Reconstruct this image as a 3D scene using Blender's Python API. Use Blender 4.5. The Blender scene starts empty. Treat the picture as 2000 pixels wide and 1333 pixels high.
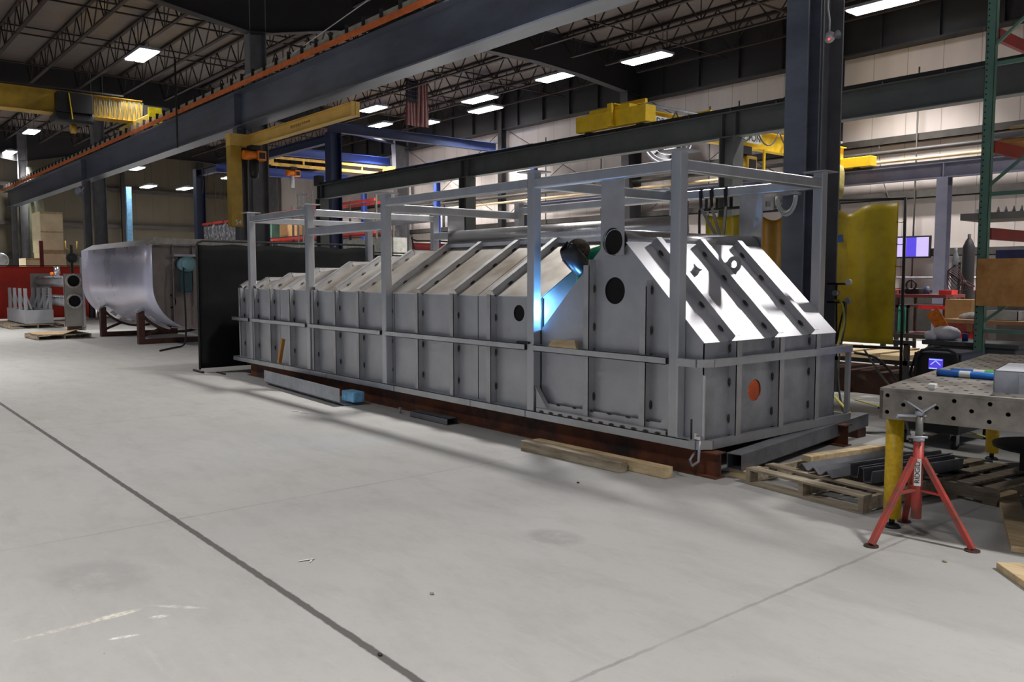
import bpy, bmesh, math, random
from mathutils import Vector, Matrix
from mathutils.geometry import tessellate_polygon
random.seed(7)
PI = math.pi
sc = bpy.context.scene
COL = sc.collection

# ------------------------------------------------------------------ camera
cam_d = bpy.data.cameras.new('camera')
cam = bpy.data.objects.new('camera', cam_d); COL.objects.link(cam); sc.camera = cam
cam_d.sensor_width = 36.0
cam_d.lens = 1638.25 / 2000 * 36.0
cam_d.clip_start = 0.05; cam_d.clip_end = 300
cam.location = (4.277, -5.302, 1.58)
_yaw, _pit = math.radians(39.88), math.radians(4.4)
cam.rotation_euler = Vector((-math.cos(_yaw)*math.cos(_pit), math.sin(_yaw)*math.cos(_pit), -math.sin(_pit))).to_track_quat('-Z', 'Y').to_euler()

# ------------------------------------------------------------------ world, exposure
w = bpy.data.worlds.new('world'); sc.world = w; w.use_nodes = True
bg = w.node_tree.nodes['Background']
bg.inputs[0].default_value = (0.72, 0.80, 1.0, 1); bg.inputs[1].default_value = 0.22
sc.view_settings.view_transform = 'Standard'
sc.view_settings.look = 'None'
sc.view_settings.exposure = 0.0
sc.view_settings.gamma = 1.0
sc.view_settings.use_curve_mapping = False
LAMP_W = 400.0
# ceiling lamps: x, y, z  (seen in the photo first, then unseen ones, several added to brighten the floor and tank)
LAMPS_SEEN = [(-22.5,2.66,8.15),(-39.7,2.82,8.15),(-44.6,2.7,7.75),(-6.06,15.07,8.15),(-13.08,14.52,8.15),(-16.54,14.04,8.15),
              (-20.98,14.23,8.15),(-22.36,15.58,8.15),(-30.5,15.4,8.15),(-26.36,15.46,8.15),(-28.07,14.17,8.15),(-36.28,14.08,8.15),
              (-40.0,7.4,6.9),(-42.5,8.7,6.3),(-42.8,10.7,6.35),(-42.5,13.1,7.1),(-25.1,12.1,8.15)]
LAMPS_HID = [(-5.0,2.4,8.15),(7.5,0.3,8.15),(3.0,-7.5,8.15),(-3.5,-6.5,8.15),(-13.0,-5.5,8.15),(-23.0,-5.0,8.15),(-34.0,-4.0,8.15),
             (10.0,8.0,8.15),(0.8,14.5,8.15),(-0.1,9.9,8.15),(5.0,10.0,8.15)]
POWER_HID = [0.9,1.3,0.9,0.4,1.1,1.4,1.5,1.0,0.9,1.15,0.8]

# ------------------------------------------------------------------ materials
MATS = {}
def mat(name, col, rough=0.6, metal=0.0, ns=6.0, na=0.12, bump=0.0, bs=40.0, emis=None, es=0.0, col2=None, stretch=None, spec=None, alpha=None, trans=None):
    if name in MATS: return MATS[name]
    m = bpy.data.materials.new(name); m.use_nodes = True
    nt = m.node_tree; N = nt.nodes; L = nt.links
    b = N['Principled BSDF']
    b.inputs['Roughness'].default_value = rough; b.inputs['Metallic'].default_value = metal
    if spec is not None: b.inputs['Specular IOR Level'].default_value = spec
    tc = N.new('ShaderNodeTexCoord'); mp = N.new('ShaderNodeMapping')
    L.new(tc.outputs['Object'], mp.inputs['Vector'])
    if stretch: mp.inputs['Scale'].default_value = stretch
    n = N.new('ShaderNodeTexNoise'); n.inputs['Scale'].default_value = ns; n.inputs['Detail'].default_value = 5
    n.inputs['Roughness'].default_value = 0.62
    L.new(mp.outputs[0], n.inputs['Vector'])
    r = N.new('ShaderNodeValToRGB')
    c2 = col2 if col2 else tuple(max(0, c*(1-2.2*na)) for c in col)
    c1 = col if col2 else tuple(min(1, c*(1+na)) for c in col)
    r.color_ramp.elements[0].position = 0.34; r.color_ramp.elements[1].position = 0.62
    r.color_ramp.elements[0].color = (*c2, 1); r.color_ramp.elements[1].color = (*c1, 1)
    L.new(n.outputs['Fac'], r.inputs['Fac']); L.new(r.outputs['Color'], b.inputs['Base Color'])
    mr = N.new('ShaderNodeMapRange'); mr.inputs['To Min'].default_value = max(0.02, rough-0.08); mr.inputs['To Max'].default_value = min(1, rough+0.10)
    L.new(n.outputs['Fac'], mr.inputs['Value']); L.new(mr.outputs[0], b.inputs['Roughness'])
    if bump > 0:
        n2 = N.new('ShaderNodeTexNoise'); n2.inputs['Scale'].default_value = bs; n2.inputs['Detail'].default_value = 4
        L.new(mp.outputs[0], n2.inputs['Vector'])
        bp = N.new('ShaderNodeBump'); bp.inputs['Strength'].default_value = bump; bp.inputs['Distance'].default_value = 0.01
        L.new(n2.outputs['Fac'], bp.inputs['Height']); L.new(bp.outputs[0], b.inputs['Normal'])
    if emis: b.inputs['Emission Color'].default_value = (*emis, 1); b.inputs['Emission Strength'].default_value = es
    if trans: b.inputs['Transmission Weight'].default_value = trans
    if alpha is not None: b.inputs['Alpha'].default_value = alpha
    MATS[name] = m
    return m
def srgb(r, g, b):
    f = lambda v: (v/255/12.92) if v <= 10 else ((v/255+0.055)/1.055)**2.4
    return (f(r), f(g), f(b))

M_STAIN = mat('stainless_sheet', (0.48,0.49,0.51), 0.38, 0.75, 2.0, 0.06, 0.03, 25)
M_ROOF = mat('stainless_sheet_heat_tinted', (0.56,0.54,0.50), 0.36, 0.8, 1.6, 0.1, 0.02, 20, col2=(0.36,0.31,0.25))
M_STAIN_LIT = mat('stainless_sheet_lit', (0.74,0.74,0.78), 0.40, 0.85, 1.2, 0.05, 0.0)  # lit copy of the stainless: lamp glare on the hip put into the colour
M_RIB = mat('stainless_stiffener', (0.50,0.50,0.51), 0.42, 0.75, 4.0, 0.07)
M_TUBE = mat('stainless_tube', (0.52,0.53,0.55), 0.34, 0.8, 3.0, 0.06, stretch=(1,1,0.35))
M_WELD = mat('weld_bead_dark', (0.05,0.045,0.04), 0.5, 0.4, 30, 0.3)
M_PIPE = mat('stainless_pipe', (0.62,0.62,0.63), 0.24, 0.92, 2.0, 0.08)
M_GREYSTEEL = mat('painted_steel_grey', srgb(104,104,108), 0.5, 0.0, 3.0, 0.10)
M_RUNWAY = mat('painted_steel_blue_grey', srgb(98,104,118), 0.36, 0.1, 1.6, 0.16, stretch=(0.3,1,1))
M_RUNWAY2 = mat('painted_steel_charcoal', srgb(92,96,94), 0.5, 0.0, 2.0, 0.08)
M_RUNWAY3 = mat('painted_steel_slate', srgb(104,104,120), 0.5, 0.0, 2.0, 0.08)
M_DARKST = mat('painted_steel_dark', srgb(32,31,32), 0.6, 0.0, 2.0, 0.12)
M_JOIST = mat('joist_dark_red_primer', srgb(38,27,24), 0.7, 0.0, 4.0, 0.2)
M_GIRT = mat('girt_steel', srgb(58,54,50), 0.6, 0.0, 3.0, 0.15)
M_RUST = mat('rusty_steel', srgb(112,62,36), 0.75, 0.1, 3.0, 0.1, 0.15, 60, col2=srgb(46,35,31))
M_RUSTDK = mat('rusty_dark_steel', srgb(84,52,40), 0.7, 0.1, 6.0, 0.1, 0.1, 60, col2=srgb(50,36,32))
M_YEL = mat('crane_yellow', srgb(236,196,40), 0.4, 0.0, 3.0, 0.07)
M_YELDK = mat('crane_yellow_old', srgb(176,142,46), 0.5, 0.0, 2.0, 0.12)
M_YELPALE = mat('jib_yellow', srgb(222,182,92), 0.5, 0.0, 2.0, 0.07)
M_BLUE = mat('gantry_blue', srgb(60,84,160), 0.45, 0.0, 2.0, 0.08)
M_BLUEDK = mat('gantry_navy', srgb(38,50,84), 0.5, 0.0, 2.0, 0.08)
M_SKYB = mat('light_blue_paint', srgb(92,136,168), 0.5)
M_ORANGE = mat('hoist_orange', srgb(240,130,30), 0.4, 0.0, 6, 0.1)
M_RED = mat('red_paint', srgb(205,45,35), 0.45, 0.0, 5, 0.08)
M_REDST = mat('red_stand_paint', srgb(190,62,52), 0.45, 0.1, 9, 0.1, col2=srgb(112,74,66))
M_BLACK = mat('black_plastic', srgb(20,20,22), 0.5, 0.0, 5, 0.1)
M_RUBBER = mat('black_rubber', srgb(28,28,28), 0.8, 0.0, 5, 0.1)
M_CURT = mat('black_welding_curtain', srgb(24,25,25), 0.75, 0.0, 1.5, 0.2, 0.1, 3, spec=0.2)
M_YCURT = mat('yellow_welding_curtain', srgb(206,182,20), 0.4, 0.0, 1.2, 0.1, 0.25, 3, col2=srgb(150,128,14))
M_YCURT2 = mat('amber_welding_curtain', srgb(196,138,28), 0.4, 0.0, 1.2, 0.1, 0.25, 3, col2=srgb(140,96,20))
M_RCURT = mat('red_welding_curtain', srgb(205,48,28), 0.5, 0.0, 1.0, 0.1, 0.15, 3)
M_RCURT2 = mat('dark_red_welding_curtain', srgb(140,34,32), 0.5, 0.0, 1.0, 0.1, 0.15, 3)
M_WOOD = mat('weathered_timber', srgb(168,156,134), 0.8, 0.0, 6, 0.1, 0.2, 60, col2=srgb(118,104,84), stretch=(0.4,3,3))
M_WOODN = mat('new_timber', srgb(206,186,148), 0.75, 0.0, 5, 0.1, 0.1, 60, col2=srgb(174,146,106), stretch=(0.6,3,3))
M_PLY = mat('plywood', srgb(214,158,92), 0.6, 0.0, 4, 0.1, 0.05, 40, col2=srgb(176,120,60))
M_CRATE = mat('crate_plywood', srgb(244,230,190), 0.7, 0.0, 2, 0.06)
M_CARD = mat('cardboard', srgb(170,130,84), 0.8, 0.0, 4, 0.08)
M_KRAFT = mat('kraft_paper', srgb(178,150,110), 0.8, 0.0, 3, 0.1, 0.2, 8)
M_TABLE = mat('welding_table_steel', srgb(136,130,122), 0.5, 0.5, 5, 0.18)
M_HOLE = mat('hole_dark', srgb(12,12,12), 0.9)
M_GALV = mat('galvanised_sheet', srgb(170,174,182), 0.42, 0.55, 5, 0.1)
M_ANGLE = mat('mill_steel_angle', srgb(118,120,126), 0.42, 0.6, 5, 0.12)
M_BLUEFOAM = mat('blue_foam', srgb(126,186,226), 0.8, 0.0, 12, 0.15, 0.3, 30)
M_BLUETUBE = mat('blue_plastic_tube', srgb(52,130,226), 0.35, 0.0, 4, 0.04)
M_WHITE = mat('white_paint', srgb(225,225,222), 0.5, 0.0, 4, 0.03)
M_PAPER = mat('white_paper', srgb(220,218,214), 0.8, 0.0, 6, 0.05)
M_GREENRACK = mat('pallet_rack_green', srgb(92,128,112), 0.5, 0.0, 3, 0.08)
M_TEAL = mat('teal_motor_paint', srgb(120,160,170), 0.45, 0.0, 4, 0.08)
M_JACKET = mat('green_welding_jacket', srgb(52,160,118), 0.85, 0.0, 9, 0.12, 0.3, 20)
M_TROUSER = mat('dark_work_trousers', srgb(40,44,58), 0.85, 0.0, 9, 0.1)
M_HELMET = mat('helmet_black', srgb(24,25,30), 0.3, 0.0, 5, 0.05)
M_CAP = mat('brown_cap_cloth', srgb(70,58,44), 0.9, 0.0, 30, 0.4, 0.4, 60)
M_GLOVE = mat('leather_glove', srgb(150,120,80), 0.8, 0.0, 12, 0.1)
M_SKIN = mat('skin', srgb(196,148,120), 0.6, 0.0, 8, 0.05)
M_COPPER = mat('orange_port_film', srgb(196,84,36), 0.25, 0.6, 4, 0.15)
M_WRAP = mat('foil_wrap', srgb(176,178,182), 0.25, 0.6, 9, 0.3, 0.8, 9)
M_HOSE = mat('hose_white', srgb(196,198,200), 0.5, 0.0, 4, 0.05)
M_HOSEY = mat('hose_yellow', srgb(190,180,70), 0.5)
M_HOSEG = mat('hose_grey_green', srgb(88,92,84), 0.6)
M_TEALCLOTH = mat('teal_cloth', srgb(70,170,150), 0.8, 0, 8, 0.1)
M_MAROON = mat('maroon_paint', srgb(120,44,44), 0.5)
M_DIFF = mat('lamp_diffuser', (0.9,0.9,0.9), 0.5, emis=(1.0,0.97,0.98), es=14.0)
M_SCREEN = mat('screen_lit', (0.05,0.05,0.1), 0.3, emis=(0.62,0.50,1.0), es=1.0)
M_SCREENB = mat('screen_lit_blue', (0.02,0.02,0.1), 0.3, emis=(0.10,0.06,0.75), es=0.9)
M_SCREENC = mat('screen_lit_cyan', (0.02,0.02,0.1), 0.3, emis=(0.35,0.5,1.0), es=1.2)
M_MACHINE = mat('welder_navy', srgb(34,44,70), 0.4)
M_FANW = mat('fan_housing', srgb(140,136,146), 0.4, 0.2)
M_MIRROR = mat('fan_reflector', (0.85,0.85,0.9), 0.2, 0.9, emis=(0.85,0.85,1.0), es=0.0)
M_REDLED = mat('red_led', (0.6,0.02,0.02), 0.4, emis=(1,0.05,0.03), es=4)

# floor concrete, joints cut along the slab grid
def floor_material():
    m = bpy.data.materials.new('concrete_floor'); m.use_nodes = True
    nt = m.node_tree; N = nt.nodes; L = nt.links; b = N['Principled BSDF']
    tc = N.new('ShaderNodeTexCoord')
    sep = N.new('ShaderNodeSeparateXYZ'); L.new(tc.outputs['Object'], sep.inputs[0])
    def noise(s, d=5, r=0.6, sx=None):
        n = N.new('ShaderNodeTexNoise'); n.inputs['Scale'].default_value = s; n.inputs['Detail'].default_value = d; n.inputs['Roughness'].default_value = r
        if sx:
            mp = N.new('ShaderNodeMapping'); mp.inputs['Scale'].default_value = sx; L.new(tc.outputs['Object'], mp.inputs[0]); L.new(mp.outputs[0], n.inputs['Vector'])
        else: L.new(tc.outputs['Object'], n.inputs['Vector'])
        return n.outputs['Fac']
    def math_(op, a, bb=None, cl=False):
        n = N.new('ShaderNodeMath'); n.operation = op; n.use_clamp = cl
        for i, v in enumerate((a, bb)):
            if v is None: continue
            if isinstance(v, (int, float)): n.inputs[i].default_value = v
            else: L.new(v, n.inputs[i])
        return n.outputs[0]
    def mix(f, a, bb):
        n = N.new('ShaderNodeMix'); n.data_type = 'RGBA'
        if isinstance(f, (int, float)): n.inputs[0].default_value = f
        else: L.new(f, n.inputs[0])
        for i, v in ((6, a), (7, bb)):
            if isinstance(v, tuple): n.inputs[i].default_value = (*v, 1)
            else: L.new(v, n.inputs[i])
        return n.outputs[2]
    big = noise(0.35, 6, 0.62); mid = noise(1.7, 6, 0.7, (1, 2.2, 1)); fine = noise(22, 4, 0.7); spk = noise(60, 2, 0.5)
    c = mix(math_('MULTIPLY', math_('SUBTRACT', big, 0.35), 2.4, True), (0.350,0.347,0.335), (0.392,0.384,0.366))
    c = mix(math_('MULTIPLY', math_('SUBTRACT', mid, 0.46), 2.6, True), c, (0.300,0.295,0.28))
    c = mix(math_('MULTIPLY', math_('SUBTRACT', fine, 0.55), 1.1, True), c, (0.25,0.245,0.235))
    sm = noise(3.0, 5, 0.75, (0.35, 2.6, 1))
    c = mix(math_('MULTIPLY', math_('SUBTRACT', sm, 0.60), 3.0, True), c, (0.46,0.45,0.42))
    c = mix(math_('GREATER_THAN', spk, 0.765), c, (0.12,0.11,0.10))
    def blot(cx, cy, ang, a, b_, ns, thr):
        ca, sa = math.cos(ang), math.sin(ang)
        dx = math_('SUBTRACT', sep.outputs[0], cx); dy = math_('SUBTRACT', sep.outputs[1], cy)
        u = math_('DIVIDE', math_('ADD', math_('MULTIPLY', dx, ca), math_('MULTIPLY', dy, sa)), a)
        v = math_('DIVIDE', math_('SUBTRACT', math_('MULTIPLY', dy, ca), math_('MULTIPLY', dx, sa)), b_)
        d = math_('SUBTRACT', 1.0, math_('ADD', math_('MULTIPLY', u, u), math_('MULTIPLY', v, v)), True)
        return math_('MULTIPLY', math_('MULTIPLY', d, 1.6, True), math_('MULTIPLY', math_('SUBTRACT', noise(ns, 4, 0.7), thr), 5.0, True), True)
    for args, colr, k_ in (((0.175,-4.45,1.59,0.30,0.022,30,0.42),(0.62,0.57,0.46),0.75), ((0.165,-4.28,1.59,0.12,0.03,30,0.36),(0.66,0.62,0.52),0.85),
                      ((0.31,-4.13,1.2,0.05,0.022,40,0.40),(0.72,0.72,0.72),0.8), ((0.25,-4.02,0.75,0.16,0.018,25,0.38),(0.60,0.60,0.60),0.6),
                      ((0.44,-4.32,1.3,0.07,0.016,40,0.38),(0.72,0.72,0.72),0.85), ((0.62,-1.90,0.2,0.22,0.16,6,0.30),(0.17,0.165,0.155),0.35),
                      ((2.55,-2.6,0.9,0.25,0.18,5,0.3),(0.18,0.175,0.165),0.25), ((-0.45,-4.2,0.5,0.35,0.25,4,0.35),(0.19,0.185,0.18),0.3)):
        c = mix(math_('MULTIPLY', blot(*args), k_), c, colr)
    wob = math_('MULTIPLY', math_('SUBTRACT', noise(9, 3), 0.5), 0.03)
    wob2 = math_('MULTIPLY', math_('SUBTRACT', noise(14, 4), 0.5), 0.02)
    yy = math_('ADD', sep.outputs[1], wob2); xx = math_('ADD', sep.outputs[0], wob)
    dist = None
    def line(coord, pos, wdt):
        d = math_('ABSOLUTE', math_('SUBTRACT', coord, pos))
        return math_('SUBTRACT', 1.0, math_('DIVIDE', d, wdt), True)
    big_j = line(yy, -3.55, 0.024)
    big_j = math_('MULTIPLY', big_j, 3.0, True)
    js = None
    for px in (2.0, -1.24, -5.44, -9.7, -13.9, -18.1, 6.2):
        l = line(xx, px, 0.013)
        js = l if js is None else math_('MAXIMUM', js, l)
    for py in (-7.75, 4.9, 9.1):
        js = math_('MAXIMUM', js, line(yy, py, 0.014))
    gap = noise(1.3, 3)
    js = math_('MULTIPLY', math_('MULTIPLY', js, 2.5, True), math_('MULTIPLY', math_('SUBTRACT', gap, 0.25), 2.2, True), True)
    c = mix(math_('MULTIPLY', js, 0.6), c, (0.15,0.14,0.13))
    c = mix(math_('MULTIPLY', big_j, 0.92), c, (0.075,0.07,0.065))
    L.new(c, b.inputs['Base Color'])
    rr = math_('ADD', 0.50, math_('MULTIPLY', mid, 0.35)); L.new(rr, b.inputs['Roughness'])
    b.inputs['Specular IOR Level'].default_value = 0.35
    bp = N.new('ShaderNodeBump'); bp.inputs['Strength'].default_value = 0.25; bp.inputs['Distance'].default_value = 0.01
    h = math_('SUBTRACT', math_('MULTIPLY', fine, 0.25), math_('MULTIPLY', math_('MAXIMUM', big_j, math_('MULTIPLY', js, 0.4)), 1.0))
    L.new(h, bp.inputs['Height']); L.new(bp.outputs[0], b.inputs['Normal'])
    return m
def panel_material(name, col, dark, period, axis, low=None):
    m = bpy.data.materials.new(name); m.use_nodes = True
    nt = m.node_tree; N = nt.nodes; L = nt.links; b = N['Principled BSDF']
    tc = N.new('ShaderNodeTexCoord'); sep = N.new('ShaderNodeSeparateXYZ'); L.new(tc.outputs['Object'], sep.inputs[0])
    def mth(op, a, bb=0.0, cl=False):
        n = N.new('ShaderNodeMath'); n.operation = op; n.use_clamp = cl
        for i, v in enumerate((a, bb)):
            if isinstance(v, (int, float)): n.inputs[i].default_value = v
            else: L.new(v, n.inputs[i])
        return n.outputs[0]
    fr = mth('FRACT', mth('DIVIDE', sep.outputs[axis], period))
    ln = mth('LESS_THAN', fr, 0.022)
    n = N.new('ShaderNodeTexNoise'); n.inputs['Scale'].default_value = 1.2; n.inputs['Detail'].default_value = 6
    mp = N.new('ShaderNodeMapping'); mp.inputs['Scale'].default_value = (1.4,1.4,0.35); L.new(tc.outputs['Object'], mp.inputs[0]); L.new(mp.outputs[0], n.inputs['Vector'])
    mx = N.new('ShaderNodeMix'); mx.data_type = 'RGBA'
    L.new(mth('MULTIPLY', mth('SUBTRACT', n.outputs['Fac'], 0.4), 2.2, True), mx.inputs[0])
    mx.inputs[6].default_value = (*[c*0.82 for c in col], 1); mx.inputs[7].default_value = (*col, 1)
    m2 = N.new('ShaderNodeMix'); m2.data_type = 'RGBA'; L.new(mth('MULTIPLY', ln, 0.6), m2.inputs[0]); L.new(mx.outputs[2], m2.inputs[6]); m2.inputs[7].default_value = (*dark, 1)
    L.new(m2.outputs[2], b.inputs['Base Color']); b.inputs['Roughness'].default_value = 0.6
    return m
M_FLOOR = floor_material()
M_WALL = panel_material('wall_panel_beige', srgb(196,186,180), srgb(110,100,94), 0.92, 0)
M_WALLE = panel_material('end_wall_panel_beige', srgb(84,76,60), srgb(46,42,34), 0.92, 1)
M_DECK = panel_material('roof_insulation_facing', srgb(104,94,88), srgb(58,52,48), 1.22, 0)

# ------------------------------------------------------------------ mesh builder
class MB:
    def __init__(s): s.v = []; s.f = []; s.mi = []; s.T = Matrix(); s.m = 0; s.sm = []; s.smooth = False
    def add(s, vs, fs, smooth=None):
        o = len(s.v); s.v += [s.T @ Vector(p) for p in vs]
        for f in fs: s.f.append([i+o for i in f]); s.mi.append(s.m); s.sm.append(s.smooth if smooth is None else smooth)
        return s
    def box(s, x0, x1, y0, y1, z0, z1):
        return s.add([(x0,y0,z0),(x1,y0,z0),(x1,y1,z0),(x0,y1,z0),(x0,y0,z1),(x1,y0,z1),(x1,y1,z1),(x0,y1,z1)],
                     [(3,2,1,0),(4,5,6,7),(0,1,5,4),(1,2,6,5),(2,3,7,6),(3,0,4,7)])
    def cbox(s, c, d): return s.box(c[0]-d[0]/2, c[0]+d[0]/2, c[1]-d[1]/2, c[1]+d[1]/2, c[2]-d[2]/2, c[2]+d[2]/2)
    def frame(s, p0, p1, up=(0,0,1)):
        p0 = Vector(p0); p1 = Vector(p1); d = (p1-p0).normalized(); u = Vector(up)
        if abs(d.dot(u)) > 0.98: u = Vector((1,0,0))
        sd = d.cross(u).normalized(); u = sd.cross(d).normalized()
        return p0, p1, d, sd, u
    def beam(s, p0, p1, wd, h, up=(0,0,1), off=(0,0)):
        p0, p1, d, sd, u = s.frame(p0, p1, up)
        vs = []
        for p in (p0, p1):
            for a, b in ((-1,-1),(1,-1),(1,1),(-1,1)): vs.append(p + sd*(a*wd/2+off[0]) + u*(b*h/2+off[1]))
        return s.add(vs, [(0,1,2,3),(7,6,5,4),(0,4,5,1),(1,5,6,2),(2,6,7,3),(3,7,4,0)])
    def rtube(s, p0, p1, wd, h, up=(0,0,1), r=0.012):           # square tube with rounded corners
        p0, p1, d, sd, u = s.frame(p0, p1, up)
        prof = []
        for cx, cy, a0 in ((1,1,0),(-1,1,90),(-1,-1,180),(1,-1,270)):
            for k in range(4):
                a = math.radians(a0+30*k); prof.append((cx*(wd/2-r)+r*math.cos(a), cy*(h/2-r)+r*math.sin(a)))
        n = len(prof); vs = [p + sd*a + u*b for p in (p0, p1) for a, b in prof]
        fs = [(i, (i+1) % n, n+(i+1) % n, n+i) for i in range(n)] + [tuple(range(n))[::-1], tuple(range(n, 2*n))]
        return s.add(vs, fs)
    def ibeam(s, p0, p1, h, wd, tf=0.015, tw=0.01, up=(0,0,1)):
        s.beam(p0, p1, wd, tf, up, (0, h/2-tf/2)); s.beam(p0, p1, wd, tf, up, (0, -h/2+tf/2)); s.beam(p0, p1, tw, h-2*tf, up)
        return s
    def cyl(s, p0, p1, r, seg=16, r1=None, caps=True, smooth=True, up=(0,0,1)):
        p0, p1, d, sd, u = s.frame(p0, p1, up); r1 = r if r1 is None else r1
        vs = []
        for p, rr in ((p0, r), (p1, r1)):
            for k in range(seg):
                a = 2*PI*k/seg; vs.append(p + sd*(rr*math.cos(a)) + u*(rr*math.sin(a)))
        s.add(vs, [(k, (k+1) % seg, seg+(k+1) % seg, seg+k) for k in range(seg)], smooth)
        if caps: s.add(vs, [tuple(range(seg))[::-1], tuple(range(seg, 2*seg))], False)
        return s
    def pipe(s, p0, p1, r, t, seg=32):
        s.cyl(p0, p1, r, seg, caps=False); s.cyl(p1, p0, r-t, seg, caps=False)
        P0, P1, d, sd, u = s.frame(p0, p1)
        for p in (P0, P1):
            vs = [p + sd*(rr*math.cos(2*PI*k/seg)) + u*(rr*math.sin(2*PI*k/seg)) for rr in (r, r-t) for k in range(seg)]
            s.add(vs, [(k, (k+1) % seg, seg+(k+1) % seg, seg+k) for k in range(seg)])
        return s
    def path(s, pts, r, seg=8):
        pts = [Vector(p) for p in pts]; rings = []
        up = Vector((0,0,1))
        for i, p in enumerate(pts):
            d = (pts[min(i+1, len(pts)-1)] - pts[max(i-1, 0)]).normalized()
            if abs(d.dot(up)) > 0.95: sd = d.cross(Vector((1,0,0))).normalized()
            else: sd = d.cross(up).normalized()
            if i and sd.dot(rings[-1][1]) < 0: sd = -sd
            u = sd.cross(d).normalized(); rings.append((p, sd, u))
        vs = [p + sd*(r*math.cos(2*PI*k/seg)) + u*(r*math.sin(2*PI*k/seg)) for p, sd, u in rings for k in range(seg)]
        fs = [(i*seg+k, i*seg+(k+1) % seg, (i+1)*seg+(k+1) % seg, (i+1)*seg+k) for i in range(len(pts)-1) for k in range(seg)]
        s.add(vs, fs, True)
        n = len(pts)-1
        return s.add([vs[k] for k in range(seg)] + [vs[n*seg+k] for k in range(seg)], [tuple(range(seg))[::-1], tuple(range(seg, 2*seg))], False)
    def slab(s, p0, p1, E, t):
        p0 = Vector(p0); p1 = Vector(p1); E = Vector(E); n = (p1-p0).cross(E).normalized()*t
        vs = [p0, p1, p1+E, p0+E, p0+n, p1+n, p1+E+n, p0+E+n]
        return s.add(vs, [(0,3,2,1),(4,5,6,7),(0,1,5,4),(1,2,6,5),(2,3,7,6),(3,0,4,7)])
    def plate(s, outer, holes, o, u, v, t):                     # flat plate with holes, thickness along u x v
        o = Vector(o); u = Vector(u); v = Vector(v); n = u.cross(v).normalized()*t
        loops = [outer] + list(holes)
        flat = [Vector((a, b, 0)) for lp in loops for a, b in lp]
        tris = tessellate_polygon([[Vector((a, b, 0)) for a, b in lp] for lp in loops])
        P = [o + u*p.x + v*p.y for p in flat]; k = len(P)
        s.add(P + [p+n for p in P], [tuple(t_) for t_ in tris] + [tuple(i+k for i in t_[::-1]) for t_ in tris])
        b = 0
        for lp in loops:
            m = len(lp); s.add([P[b+i] for i in range(m)] + [P[b+i]+n for i in range(m)], [(i, (i+1) % m, m+(i+1) % m, m+i) for i in range(m)]); b += m
        return s
    def lathe(s, prof, c=(0,0,0), ax=(0,0,1), seg=24):
        c = Vector(c); _, _, d, sd, u = s.frame(c, c+Vector(ax))
        vs = [c + d*h + sd*(r*math.cos(2*PI*k/seg)) + u*(r*math.sin(2*PI*k/seg)) for r, h in prof for k in range(seg)]
        return s.add(vs, [(i*seg+k, i*seg+(k+1) % seg, (i+1)*seg+(k+1) % seg, (i+1)*seg+k) for i in range(len(prof)-1) for k in range(seg)], True)
    def sphere(s, c, r, seg=16, rings=10, sc_=(1,1,1)):
        c = Vector(c); vs = []
        for i in range(rings+1):
            a = PI*i/rings
            for k in range(seg):
                b = 2*PI*k/seg; vs.append(c + Vector((r*sc_[0]*math.sin(a)*math.cos(b), r*sc_[1]*math.sin(a)*math.sin(b), r*sc_[2]*math.cos(a))))
        return s.add(vs, [(i*seg+k, (i+1)*seg+k, (i+1)*seg+(k+1) % seg, i*seg+(k+1) % seg) for i in range(rings) for k in range(seg)], True)
    def grid(s, f, nu, nv, t=0.0):
        vs = [Vector(f(i/nu, j/nv)) for i in range(nu+1) for j in range(nv+1)]
        fs = [(i*(nv+1)+j, (i+1)*(nv+1)+j, (i+1)*(nv+1)+j+1, i*(nv+1)+j+1) for i in range(nu) for j in range(nv)]
        s.add(vs, fs, True)
        if t:
            n = (vs[nv+1]-vs[0]).cross(vs[1]-vs[0]).normalized()*t
            s.add([p+n for p in vs], [f_[::-1] for f_ in fs], True)
            k = len(vs); br = [i*(nv+1) for i in range(nu+1)] + [nu*(nv+1)+j for j in range(1, nv+1)] + [i*(nv+1)+nv for i in range(nu-1, -1, -1)] + [j for j in range(nv-1, 0, -1)]
            V2 = [vs[i] for i in br] + [vs[i]+n for i in br]; m = len(br)
            s.add(V2, [(i, (i+1) % m, m+(i+1) % m, m+i) for i in range(m)])
        return s

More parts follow.
